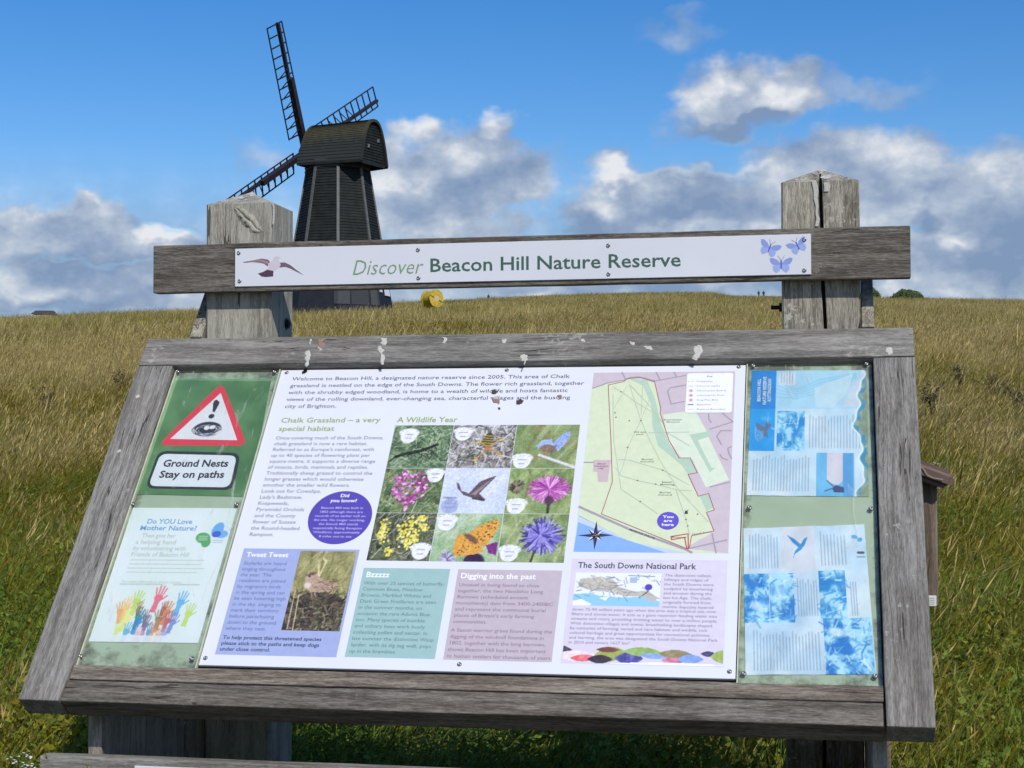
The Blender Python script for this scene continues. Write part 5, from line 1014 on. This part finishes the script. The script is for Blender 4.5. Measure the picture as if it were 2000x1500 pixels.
# ------------------------------------------------------------------ the windmill
def sight(x, y, d):                                             # a point d metres away (horizontally) along a surveyed direction
    v = ray(x, y); return CAM + v*(d/math.hypot(v.x, v.y))
MD = 94.5; mb = sight(660, 602, MD); PXM = FPX/MD
M['tar'] = simple('black_tarred_boards', (.017, .021, .019), .75, spec=.2, var=.4, sc=2.2, bump=.3); M['tar2'] = simple('tarred_base', (.018, .023, .031), .7, spec=.25, var=.3, sc=3); M['strip'] = simple('grey_corner_strip', (.115, .12, .115), .6, var=.3, sc=6)
M['capm'] = None
def cap_mat():
    m, nt, b, o = new_mat('mossy_black_boards'); tc = nn(nt, 'ShaderNodeTexCoord'); sx = nn(nt, 'ShaderNodeSeparateXYZ'); nt.links.new(tc.outputs['Generated'], sx.inputs[0])
    n = noise_n(nt, tc.outputs['Object'], 2.6, 6, .65); a = nn(nt, 'ShaderNodeMath', operation='MULTIPLY_ADD'); nt.links.new(n.outputs[0], a.inputs[0]); a.inputs[1].default_value = .8; nt.links.new(sx.outputs[2], a.inputs[2])
    r = ramp(nt, a.outputs[0], [(.75, (.016, .020, .016)), (1.15, (.026, .028, .016)), (1.35, (.060, .054, .022))]); r.color_ramp.elements[0].position = .55; nt.links.new(r.outputs[0], b.inputs['Base Color'])
    mr_ = nn(nt, 'ShaderNodeMapRange'); nt.links.new(a.outputs[0], mr_.inputs[0]); mr_.inputs[1].default_value = .75; mr_.inputs[2].default_value = 1.5
    nt.links.new(mr_.outputs[0], r.inputs[0]); e = r.color_ramp.elements; e[0].position = .1; e[1].position = .6; e[2].position = 1.0; b.inputs['Roughness'].default_value = .75; return m
M['capm'] = cap_mat(); M['sail'] = simple('black_sail_timber', (.022, .018, .024), .6, var=.3, sc=4); M['paper'] = simple('white_notice_paper', (.72, .75, .80), .6, var=.05)
mill = thing('windmill', 'black weatherboarded smock windmill with a mossy boat shaped cap and four lattice sails', 'windmill', (mb.x, mb.y, mb.z), math.atan2(mb.y-CAM.y, mb.x-CAM.x)-math.pi/2)
# local frame: x to the right as seen from the board, y away, z up
def mo(name, bm_or_me, mat, parent=None, smooth=False, label=None):
    me = bm_or_me if isinstance(bm_or_me, bpy.types.Mesh) else bm_mesh(name, bm_or_me, smooth); me.materials.clear(); me.materials.append(mat)
    o = bpy.data.objects.new(name, me); COL.objects.link(o); o.parent = parent or mill; tag(o, label); return o
HZ = {}
def hz(y): return (602-y)/PXM                                   # height in the picture to metres on the mill
zB, zM, zT = -1.2, hz(565), hz(331); rB, rM, rT = 3.42, 2.98, 1.80
def oct_(r, z, a0=-math.pi/2): return [(r*math.cos(a0+k*math.pi/4), r*math.sin(a0+k*math.pi/4), z) for k in range(8)]
def tower():
    bm = bmesh.new(); lv = [(rM-.06, zM), (rT-.06, zT)]; rows = [[bm.verts.new(p) for p in oct_(r, z)] for r, z in lv]
    for k in range(8): bm.faces.new((rows[0][k], rows[0][(k+1) % 8], rows[1][(k+1) % 8], rows[1][k]))
    bm.faces.new(rows[1]); tw = mo('tower', bm, M['tar'])
    V = []; F = []; n = int((zT-zM)/.165); rs = np.random.RandomState(3)            # lapped weatherboards
    for k in range(8):
        for i in range(n):
            z0 = zM+(zT-zM)*i/n; z1 = zM+(zT-zM)*(i+1)/n+.02; r0 = rM+(rT-rM)*i/n; r1 = rM+(rT-rM)*(i+1)/n; j = rs.uniform(-.006, .010)
            a0, a1 = -math.pi/2+k*math.pi/4, -math.pi/2+(k+1)*math.pi/4; q = len(V); o0, o1 = .045+j, .004
            for a_, in ((a0,), (a1,)):
                for (r, z) in ((r0-.02, z0), (r0+o0, z0), (r1+o1, z1)): V.append((r*math.cos(a_), r*math.sin(a_), z+rs.uniform(-.008, .008)))
            F += [(q, q+3, q+4, q+1), (q+1, q+4, q+5, q+2)]
    w = mo('weatherboard', mesh('weatherboard', V, F), M['tar'], tw); tag(w, kind='stuff')
    for k in range(8):
        a_ = -math.pi/2+k*math.pi/4; bm = bmesh.new(); p0 = Vector(((rM+.05)*math.cos(a_), (rM+.05)*math.sin(a_), zM)); p1 = Vector(((rT+.05)*math.cos(a_), (rT+.05)*math.sin(a_), zT-.1))
        beam_bm(bm, p0, p1, .16, .09, Vector((-math.sin(a_), math.cos(a_), 0))); mo('corner_strip', bm, M['strip'])
    # boarded base
    bm = bmesh.new(); rows = [[bm.verts.new(p) for p in oct_(r, z)] for r, z in ((rB, zB), (rM+.05, zM+.02))]
    for k in range(8): bm.faces.new((rows[0][k], rows[0][(k+1) % 8], rows[1][(k+1) % 8], rows[1][k]))
    bm.faces.new(rows[1]); mo('base', bm, M['tar2'])
    bm = bmesh.new()
    bd = [(-.44, 'l')]
    c1_, c2_ = Vector((0, -rB*.955, 0)), None
    def onface(k, t, z, out=.03):                                # a point on base face k, t from 0 to 1 along it
        f = (z-zB)/(zM-zB); r = rB+(rM+.05-rB)*f+out; a, b = -math.pi/2+k*math.pi/4, -math.pi/2+(k+1)*math.pi/4
        return Vector((r*(math.cos(a)*(1-t)+math.cos(b)*t), r*(math.sin(a)*(1-t)+math.sin(b)*t), z))
    def patch(name, k, t0, t1, z0, z1, mat, out=.05):
        q = [onface(k, t0, z0, out), onface(k, t1, z0, out), onface(k, t1, z1, out), onface(k, t0, z1, out)]; ctr = Vector((0, 0, q[0].z)); ins = [p*1.0-Vector((p.x, p.y, 0)).normalized()*.06 for p in q]
        mo(name, mesh(name, q+ins, [(0, 1, 2, 3), (1, 0, 4, 5), (2, 1, 5, 6), (3, 2, 6, 7), (0, 3, 7, 4)]), mat)
    M['door'] = simple('dark_door', (.022, .024, .026), .5, var=.2, sc=6); M['greyb'] = simple('grey_base_board', (.045, .048, .052), .7, var=.2, sc=6)
    patch('grey_panel', 7, .90, 1.0, .0, 1.1, M['greyb']); patch('grey_panel', 0, 0, .30, .0, 1.1, M['greyb']); patch('door', 0, .34, .78, .0, 1.1, M['door'], .03); patch('corner_board', 0, .83, 1.0, .0, 1.1, M['greyb']); patch('corner_board', 1, .0, .12, .0, 1.1, M['greyb'])
    patch('paper_notice', 1, .22, .36, .82, 1.10, M['paper'], .09); patch('paper_notice', 1, .56, .86, .68, 1.10, M['paper'], .09)
    bm = bmesh.new(); rows = [[bm.verts.new(p) for p in oct_(r, z)] for r, z in ((rT+.10, zT-.08), (rT+.12, zT+.38))]
    for k in range(8): bm.faces.new((rows[0][k], rows[0][(k+1) % 8], rows[1][(k+1) % 8], rows[1][k]))
    bm.faces.new(rows[0][::-1]); mo('curb_band', bm, M['greyb'])
tower()
# cap: axis runs from the sails (left, far) to the tail (right, near)
n_s = Vector((-.816, .575, 0)).normalized(); n_t = Vector((n_s.y, -n_s.x, 0))      # along the shaft, across it
zE = 16.0-(mb.z-CAM.z)
def prof(u, hw, hgt):
    return hw*(1 if u > 0 else -1)*abs(u)**.86, hgt*(1-abs(u)**2.35)
def cap():
    NS, NP = 26, 20; V = []; F = []
    for i in range(NS+1):
        t = i/NS; s = 1.40-3.92*t; hw = 2.04+(1.33-2.04)*t; hgt = 2.50; eave = 0.0
        for j in range(NP+1):
            u = -1+2*j/NP; a_ = abs(u); x = hw*(1 if u > 0 else -1)*(1-(1-a_)**1.7); z = hgt*(1-a_**2.15)+eave
            if abs(u) > .92: x *= 1.03
            x, z = (hw*u, hgt*(1-abs(u)**2.0)*1.0)
            xx, zz = prof(u, hw, hgt)
            lap = .035*((j % 2)*1.0)
            p = n_s*s + n_t*(xx*(1+lap*.4/hw)); V.append((p.x, p.y, zE+zz))
    for i in range(NS):
        for j in range(NP): k = i*(NP+1)+j; F.append((k, k+1, k+NP+2, k+NP+1))
    cp = mo('cap', mesh('cap', V, F), M['capm'])
    # roof boards: lapped courses along the cap
    V = []; F = []; NB = 26; rs = np.random.RandomState(5)
    for sgn in (1, -1):
        for j in range(NB):
            ua, ub = 1-j/NB, 1-(j+1.12)/NB; ub = max(ub, 0); jj = rs.uniform(0, .006)
            for i in range(8):
                t0, t1 = i/8, (i+1)/8; q = len(V)
                for t in (t0, t1):
                    s = 1.46-4.04*t; hw = 2.06-.71*t; xa, za = prof(ua, hw+.06+jj, 2.56); xb, zb_ = prof(ub, hw+.03, 2.53)
                    for x, z in ((xa-.03, za-.02), (xa, za), (xb, zb_)): p = n_s*s+n_t*(x*sgn); V.append((p.x, p.y, zE+z))
                F += [(q, q+3, q+4, q+1), (q+1, q+4, q+5, q+2)]
    o = mo('roof_board', mesh('roof_board', V, F), M['capm'], cp); tag(o, kind='stuff')
    # gables, boarded horizontally
    for s, hw, nm in ((1.30, 2.02, 'front_gable'), (-2.42, 1.34, 'tail_gable')):
        V = []; F = []; nb = 15; sg = 1 if s > 0 else -1
        for j in range(nb):
            z0, z1 = 2.46*j/nb, 2.46*(j+1)/nb
            def hwz(z): return hw*max(0, 1-z/2.5)**(.86/2.35)
            q = len(V)
            for (z, o_) in ((z0, .0), (z0, .05), (z1, .012)):
                for d in (-1, 1): p = n_s*(s+sg*o_)+n_t*(d*hwz(z)); V.append((p.x, p.y, zE+z-.12*(z == z0 and j == 0)))
            F += [(q, q+1, q+3, q+2), (q+2, q+3, q+5, q+4)]
        g = mo(nm, mesh(nm, V, F), M['tar'], cp)
        V = []; F = []; n = 24                                    # barge board round the gable
        for i in range(n+1):
            u = -1+2*i/n
            for k_, (hh, oo) in enumerate(((.0, .0), (.0, .14), (.16, .14), (.16, .0))):
                x, z = prof(u, hw+.08-hh, 2.60-hh); p = n_s*(s+sg*(.05+oo))+n_t*x; V.append((p.x, p.y, zE+z-.02))
        for i in range(n):
            for k_ in range(4): a, b = i*4+k_, i*4+(k_+1) % 4; F.append((a, b, b+4, a+4))
        mo('barge_board', mesh('barge_board', V, F), M['capm'], cp)
    bm = bmesh.new()
    for sg in (1, -1): a = n_s*1.42+n_t*(2.08*sg); b = n_s*-2.55+n_t*(1.38*sg); beam_bm(bm, (a.x, a.y, zE-.02), (b.x, b.y, zE-.02), .12, .16)
    mo('eave_board', bm, M['tar'], cp)
    for x, z in ((-.62, 1.40), (.62, .95)):
        p = n_s*-2.50+n_t*(-x*.8); bm = bmesh.new(); box_bm(bm, (p.x, p.y, zE+z), (.12, .12, .20)); mo('gable_vent', bm, M['strip'], cp)
cap()
# sails
def sails():
    mw = parent_world(mill).inverted(); hw_ = sight(597, 297, MD+.9); F_ = (hw_-CAM).normalized(); R3 = F_.cross(Vector((0, 0, 1))).normalized(); U3 = R3.cross(F_)
    hub = mw @ hw_; rot3 = mw.to_3x3(); L0 = 7.9
    def ve(a_, f_, u_): return (rot3 @ (R3*a_+F_*f_+U3*u_)).normalized()
    e1 = ve(-52, -94.4, 248); e2 = ve(147, 200, 107); e2 = (e2-e1*e2.dot(e1)).normalized(); nf = e1.cross(e2).normalized()
    if nf.dot(n_s) < 0: nf = -nf
    bm = bmesh.new(); cyl_bm(bm, hub-nf*1.6, hub+nf*.35, .24, n=12); box_bm(bm, hub, (.6, .6, .6)); mo('windshaft', bm, M['sail'])
    for e, sd in ((e1, 1), (e2, 1), (-e1, 1), (-e2, 1)):
        L0 = 7.9 if abs(e.dot(e1)) > .5 else 8.35; side = e.cross(nf).normalized()                            # trailing side of the sail
        def pt(r, w, o=0.): return hub + e*r + side*w + nf*(.12+o) + nf*(w*.22*(1-r/L0*.6))
        bm = bmesh.new(); beam_bm(bm, hub, hub+e*4.6, .34, .30, nf); beam_bm(bm, hub+e*1.0+nf*.16, hub+e*L0+nf*.10, .20, .17, nf); st = mo('sail', bm, M['sail'], None, label='sail pointing up above the cap' if e is e1 else None)
        wl, wt = .92, -.38; n = 12
        for i in range(n):
            r = 1.15+(L0-1.2)*i/(n-1); bm = bmesh.new(); beam_bm(bm, pt(r, wt), pt(r, wl), .065, .065, nf); mo('sail_bar', bm, M['sail'], st)
        for w in (wl, wt):
            bm = bmesh.new(); beam_bm(bm, pt(1.1, w), pt(L0-.02, w), .05, .07, nf); mo('hemlath', bm, M['sail'], st)
        for i in range(0, 7, 1):
            r = 1.15+(L0-1.2)*i/(n-1); bm = bmesh.new(); beam_bm(bm, pt(r+.45, 0, -.15), pt(r, wl*.8), .045, .045, nf); mo('sail_brace', bm, M['sail'], st)
sails()

# ------------------------------------------------------------------ yellow drum beside the mill
def drum():
    D = 100.; c = sight(844, 585, D); gzv = gz(c.x, c.y); M['yel'] = simple('yellow_plastic', (.58, .42, .03), .5, var=.3, sc=5); M['pink'] = simple('faded_label', (.62, .45, .34), .6)
    t = thing('cable_drum', 'yellow plastic drum lying on its side in the grass beside the windmill', 'drum', (c.x, c.y, gz(c.x, c.y)+.36))
    ax = Vector((.80, -.60, .02)).normalized(); o0 = Vector((0, 0, .56)); r = .56
    def add(nm, bm, mat, sm=False): me = bm_mesh(nm, bm, sm); me.materials.append(mat); o = bpy.data.objects.new(nm, me); COL.objects.link(o); o.parent = t; return o
    bm = bmesh.new(); cyl_bm(bm, o0-ax*.40, o0+ax*.40, r*.90, n=28); add('barrel', bm, M['yel'])
    for s in (-1, 1): bm = bmesh.new(); cyl_bm(bm, o0+ax*(s*.40-.04), o0+ax*(s*.40+.04), r, n=32); add('flange', bm, M['yel'])
    bm = bmesh.new(); cyl_bm(bm, o0+ax*.44, o0+ax*.449, .2, n=20); add('label_disc', bm, M['pink'])
    for k in range(4):
        a_ = k*math.pi/2+.5; x = ax.orthogonal().normalized(); y = ax.cross(x); d = x*math.cos(a_)+y*math.sin(a_); bm = bmesh.new(); beam_bm(bm, o0+ax*.46+d*.22, o0+ax*.46+d*.53, .06, .05, ax); add('rib', bm, M['yel'])
drum()

# ------------------------------------------------------------------ walkers on the skyline
def person(px, d, hgt, top, trou, label, pack=True, stride=.25, face=0.):
    c = sight(px, 580, d); z = gz(c.x, c.y); t = thing('person', label, 'person', (c.x, c.y, z), face, 'walkers on the skyline')
    J = dict(p=(0, 0, .95), c=(0, 0, 1.28), n=(0, 0, 1.50), h=(0, .01, 1.62), ht=(0, .01, 1.74), ls=(-.19, 0, 1.42), rs=(.19, 0, 1.42), le=(-.26, .05, 1.14), re=(.26, -.05, 1.14), lw=(-.25, -.08, .90), rw=(.25, .10, .90), lh=(-.10, 0, .90), rh=(.10, 0, .90), lk=(-.10, -stride*.5, .50), rk=(.11, stride*.3, .50), la=(-.10, -stride*.6, .08), ra=(.11, stride, .10), lt=(-.10, -stride*.6-.16, .03), rt=(.11, stride-.15, .03))
    Rr = dict(p=.15, c=.17, n=.06, h=.10, ht=.07, ls=.07, rs=.07, le=.05, re=.05, lw=.035, rw=.035, lh=.10, rh=.10, lk=.065, rk=.065, la=.045, ra=.045, lt=.04, rt=.04)
    E_ = [('p', 'c'), ('c', 'n'), ('n', 'h'), ('h', 'ht'), ('c', 'ls'), ('c', 'rs'), ('ls', 'le'), ('le', 'lw'), ('rs', 're'), ('re', 'rw'), ('p', 'lh'), ('p', 'rh'), ('lh', 'lk'), ('lk', 'la'), ('la', 'lt'), ('rh', 'rk'), ('rk', 'ra'), ('ra', 'rt')]
    ks = list(J); k_ = hgt/1.78; me = bpy.data.meshes.new('body'); me.from_pydata([tuple(v*k_ for v in J[q]) for q in ks], [(ks.index(a), ks.index(b)) for a, b in E_], []); me.update()
    o = bpy.data.objects.new('body', me); COL.objects.link(o); sm = o.modifiers.new('skin', 'SKIN')
    for i, q in enumerate(ks): me.skin_vertices[0].data[i].radius = (Rr[q]*k_, Rr[q]*k_*.85); me.skin_vertices[0].data[i].use_root = (q == 'p')
    sb = o.modifiers.new('sub', 'SUBSURF'); sb.levels = sb.render_levels = 1
    dg = bpy.context.evaluated_depsgraph_get(); dg.update(); m2 = bpy.data.meshes.new_from_object(o.evaluated_get(dg)); bpy.data.objects.remove(o)
    skin = simple('skin', (.45, .28, .20), .6); mats = [simple('trousers', trou, .8), simple('jacket', top, .8), skin, simple('dark_hair', (.05, .035, .025), .7)]
    m2.materials.clear(); [m2.materials.append(q) for q in mats]
    for pl in m2.polygons: z_ = pl.center.z/k_; pl.material_index = 0 if z_ < .98 and abs(pl.center.x) < .2 else (3 if z_ > 1.68 or (z_ > 1.55 and pl.center.y > .03) else (2 if z_ > 1.52 or (z_ < .95) else 1))
    o = bpy.data.objects.new('body', m2); COL.objects.link(o); o.parent = t
    if pack:
        bm = bmesh.new(); box_bm(bm, (0, .20*k_, 1.24*k_), (.30, .18, .46)); bmesh.ops.bevel(bm, geom=list(bm.edges), offset=.05, segments=2, affect='EDGES'); m3 = bm_mesh('rucksack', bm, True); m3.materials.append(simple('rucksack', (.03, .04, .07), .7)); q = bpy.data.objects.new('rucksack', m3); COL.objects.link(q); q.parent = t
    return t
person(954, 262, 1.75, (.02, .03, .06), (.02, .025, .05), 'lone dark clothed walker on the skyline, nearest the yellow drum', False, .3, 1.2)
person(1482, 318, 1.72, (.04, .06, .11), (.03, .03, .05), 'left one of the two walkers side by side on the skyline near the cracked post', True, .28, .4)
person(1491.5, 320, 1.80, (.02, .03, .06), (.02, .02, .03), 'right and taller one of the two walkers on the skyline near the cracked post', True, .34, .2)
# ------------------------------------------------------------------ bushes on the skyline, weeds in the grass
def leaf_mat(name, a, b_):
    m, nt, b, out = new_mat(name); g = nn(nt, 'ShaderNodeNewGeometry'); n = noise_n(nt, g.outputs['Position'], 1.3, 4, .6); r = ramp(nt, n.outputs[0], [(.3, a), (.7, b_)])
    oi = nn(nt, 'ShaderNodeAttribute', attribute_name='tone'); c = mixc(nt, 1., r.outputs[0], oi.outputs['Color'], 'MULTIPLY'); nt.links.new(c, b.inputs['Base Color']); b.inputs['Roughness'].default_value = .6; return m
M['leaf'] = leaf_mat('bush_leaves', (.05, .085, .022), (.095, .13, .035)); M['weed'] = leaf_mat('dead_weed', (.10, .085, .03), (.17, .14, .05)); M['stem'] = simple('brown_stem', (.09, .065, .035), .8, var=.3)
def foliage(n, fn, ls, seed):
    rs = np.random.RandomState(seed); V = []; F = []; C = []
    for i in range(n):
        c, up = fn(rs); a = Vector(rs.normal(0, 1, 3)).normalized(); b = a.orthogonal().normalized(); l = ls*(.6+.8*rs.rand()); k = len(V); V += [c-a*l, c+b*l*.45, c+a*l, c-b*l*.45]; F.append((k, k+1, k+2, k+3)); C += [(.6+.7*rs.rand(),)*3+(1,)]*4
    me = mesh('foliage', V, F); ca = me.attributes.new('tone', 'FLOAT_COLOR', 'POINT'); ca.data.foreach_set('color', np.array(C, 'f').ravel()); return me
def bush(px, py, d, rx, rz, label, seed, cat='bush', n=2600):
    c = sight(px, py, d); z = gz(c.x, c.y); t = thing('bush', label, cat, (c.x, c.y, z), 0, 'bushes on the skyline')
    def fn(rs):
        while True:
            v = Vector(rs.uniform(-1, 1, 3)); 
            if v.length < 1: break
        v = v.normalized()*(v.length**.35); k = 1+.22*mnoise.noise(v*2.2+Vector((seed, 0, 0))); return Vector((v.x*rx*k, v.y*rx*k, abs(v.z)*rz*k+.05)), 0
    me = foliage(n, fn, .16, seed); me.materials.append(M['leaf']); o = bpy.data.objects.new('foliage', me); COL.objects.link(o); o.parent = t
    bm = bmesh.new()
    for k in range(5): a_ = k*1.26; cyl_bm(bm, (0, 0, -.1), (math.cos(a_)*rx*.5, math.sin(a_)*rx*.5, rz*.7), .07, .03, 6)
    me = bm_mesh('stem', bm); me.materials.append(M['stem']); o = bpy.data.objects.new('stem', me); COL.objects.link(o); o.parent = t
bush(1771, 590, 236, 2.35, 1.45, 'wide low green bush on the skyline right of the cracked post', 3, n=5000); bush(1699, 590, 250, 1.6, 1.9, 'green bush on the skyline just showing behind the cracked post', 5, n=2600)
def weed(px, py, d, h, n, label, mat='weed', seed=1, ls=.028, name='weed', grp=None):
    c = sight(px, py, d); z = gz(c.x, c.y); t = thing(name, label, 'weed', (c.x, c.y, z), 0, grp); rs = np.random.RandomState(seed); bm = bmesh.new(); tips = []
    for k in range(n):
        a_ = rs.rand()*6.283; l = h*(.6+.5*rs.rand()); p0 = Vector((0, 0, -.03)); p1 = Vector((math.cos(a_)*l*.10, math.sin(a_)*l*.10, l*.6)); p2 = p1+Vector((math.cos(a_)*l*.16, math.sin(a_)*l*.16, l*.4)); cyl_bm(bm, p0, p1, .006, .005, 5); cyl_bm(bm, p1, p2, .005, .003, 5); tips.append((p1, p2))
        for j in range(5): q = p1.lerp(p2, rs.rand()); b2 = rs.rand()*6.283; r = q+Vector((math.cos(b2)*.08, math.sin(b2)*.08, .07)); cyl_bm(bm, q, r, .003, .002, 4); tips.append((q, r))
    me = bm_mesh('stem', bm); me.materials.append(M['stem']); o = bpy.data.objects.new('stem', me); COL.objects.link(o); o.parent = t
    def fn(rs): a, b = tips[rs.randint(len(tips))]; return a.lerp(b, .3+.7*rs.rand())+Vector(rs.normal(0, .02, 3)), 0
    me = foliage(len(tips)*9, fn, ls, seed+9); me.materials.append(M[mat]); o = bpy.data.objects.new('foliage', me); COL.objects.link(o); o.parent = t; return t
weed(329, 668, 13.5, .50, 4, 'dead brown thistle standing above the frame, left of the knotted post', 'weed', 3, .022, 'thistle')
for i, (px, py, d, h, n) in enumerate(((1822, 700, 15, .36, 5), (1868, 682, 19, .38, 6), (1942, 686, 18, .36, 6), (1985, 700, 16, .34, 4))): weed(px, py, d, h, n, ('dark weed clump in the grass, first to the right of the frame', 'dark weed clump in the grass right of the frame, second from the board', 'dark weed clump in the grass right of the frame, third from the board', 'dark weed clump in the grass at the right edge of the view')[i], 'weed', 20+i, .018, 'weed_clump', 'dark weed clumps right of the board')
for i, (px, py, d, h, n) in enumerate(((95, 682, 17, .32, 5), (240, 665, 20, .34, 6))): weed(px, py, d, h, n, ('dark weed clump in the grass at the far left, left of the board', 'dark weed clump in the grass between the far left one and the thistle')[i], 'weed', 40+i, .018, 'weed_clump', 'dark weed clumps left of the board')
# low roof showing over the hill on the left
c = sight(88, 624, 118); t = thing('hut', 'low dark roofed hut just showing over the hill at the far left', 'hut', (c.x, c.y, gz(c.x, c.y)-.98), .3)
bm = bmesh.new(); box_bm(bm, (0, 0, .6), (1.3, 1.8, 1.5)); me = bm_mesh('wall', bm); me.materials.append(simple('hut_wall', (.42, .36, .28), .8)); o = bpy.data.objects.new('wall', me); COL.objects.link(o); o.parent = t
V = [(-.8, -1., 1.32), (.8, -1., 1.32), (.8, 1., 1.32), (-.8, 1., 1.32), (-.62, -.2, 1.60), (.62, -.2, 1.60)]; me = mesh('roof', V, [(0, 1, 5, 4), (2, 3, 4, 5), (1, 2, 5), (3, 0, 4), (0, 3, 2, 1)]); me.materials.append(simple('hut_roof', (.06, .055, .05), .8)); o = bpy.data.objects.new('roof', me); COL.objects.link(o); o.parent = t

# ------------------------------------------------------------------ leaflet box behind the board
def leaflet_box():
    Y = .42; a = SY(1797, 945, Y); b = SY(1833, 1185, Y); t = thing('post_box', 'brown wooden box with a thick sloping lid standing behind the board, right of its frame', 'box', (a.x-.03, Y+.1, gz(a.x-.03, Y+.1)))
    L = Matrix(); w = M['brownbox'] = wood('brown_box_wood', (.10, .075, .052), (.22, .172, .130), (.32, .26, .205), 2, bump=.4, lichen=.1)
    x1 = b.x; x0 = x1-.24; z0, z1 = b.z, SY(1833, 945, Y).z
    o = rbox('box_body', x0, x1, Y, Y+.16, z0, z1+.01, w, t, r=.003)
    lid_c = SY(1800, 912, Y-.03); p1 = SY(1862, 942, Y-.03); p0 = SY(1796, 918, Y-.03); d = Vector((p1.x-p0.x, 0, p1.z-p0.z)).normalized(); st = p0-d*.22
    bm = bmesh.new(); beam_bm(bm, st, p1, .26, .040, Vector((0, 1, 0)))
    for v in bm.verts: v.co.y += .12
    bmesh.ops.bevel(bm, geom=list(bm.edges), offset=.012, segments=3, affect='EDGES'); me = bm_mesh('lid', bm, False); lb_ = simple('brown_lid', (.15, .10, .082), .5, var=.2, sc=30); obj('lid', me, t, lb_)
    bm = bmesh.new(); q = [p0+Vector((0, -.0135, 0))+d*k+Vector((0, 0, s)) for k, s in ((-.01, .014), (.008, .006), (.016, -.004), (.028, -.006), (.05, -.002))]
    for e0, e1 in zip(q, q[1:]): beam_bm(bm, e0, e1, .001, .0012)
    obj('lid_crack', bm_mesh('lid_crack', bm), t, simple('pale_crack', (.5, .42, .35), .7))
    a2, b2 = SY(1813, 1163, Y-.001), SY(1829, 1184, Y-.001); pl2 = rbox('label_plate', a2.x-.02, b2.x, Y-.003, Y, b2.z, a2.z, simple('label_white', (.78, .78, .76), .4, var=.03), t, r=.0005)
    for i in range(4): zz = a2.z-(a2.z-b2.z)*(.25+.18*i); rbox('printed_line', a2.x-.012, b2.x-.004, Y-.0034, Y-.003, zz-.0006, zz+.0006, ink((150, 150, 150)), pl2, r=.0001)
    g = gz((x0+x1)/2, Y+.1); rbox('post', x0+.05, x0+.14, Y+.04, Y+.13, g-.2, z0, w, t, r=.004)
leaflet_box()
# small white wild flowers in the grass near the board
M['petal'] = simple('white_petals', (.75, .75, .70), .6); 
def flower(px, py, d, label, seed):
    c = sight(px, py, d); z = gz(c.x, c.y); t = thing('wild_flower', label, 'flower', (c.x, c.y, z), 0, 'white wild flowers in the grass'); rs = np.random.RandomState(seed); h = max(.12, c.z-z); bm = bmesh.new(); cyl_bm(bm, (0, 0, 0), (0, 0, h), .002, .0015, 5)
    me = bm_mesh('stem', bm); me.materials.append(simple('green_stem', (.08, .12, .03), .6)); o = bpy.data.objects.new('stem', me); COL.objects.link(o); o.parent = t
    V = []; F = []
    for k in range(15): q = Vector((rs.normal(0, .016), rs.normal(0, .016), h+rs.normal(0, .004))); r = .0042; i = len(V); V += [q+Vector((r*math.cos(a_), r*math.sin(a_), rs.normal(0, .001))) for a_ in (0, 1.26, 2.5, 3.8, 5.)]; F.append(tuple(range(i, i+5)))
    me = mesh('petals', V, F); me.materials.append(M['petal']); o = bpy.data.objects.new('petals', me); COL.objects.link(o); o.parent = t
for i, (px, py, d) in enumerate(((38, 1482, 4.0), (58, 1496, 3.95), (1832, 905, 6.5), (1846, 792, 8.0))): flower(px, py, d, ('white wild flower head at the bottom left corner of the view', 'lower white wild flower head just right of the bottom left one', 'pale wild flower head just above the lid of the brown box', 'pale wild flower head in dry grass above the brown box')[i], 60+i)
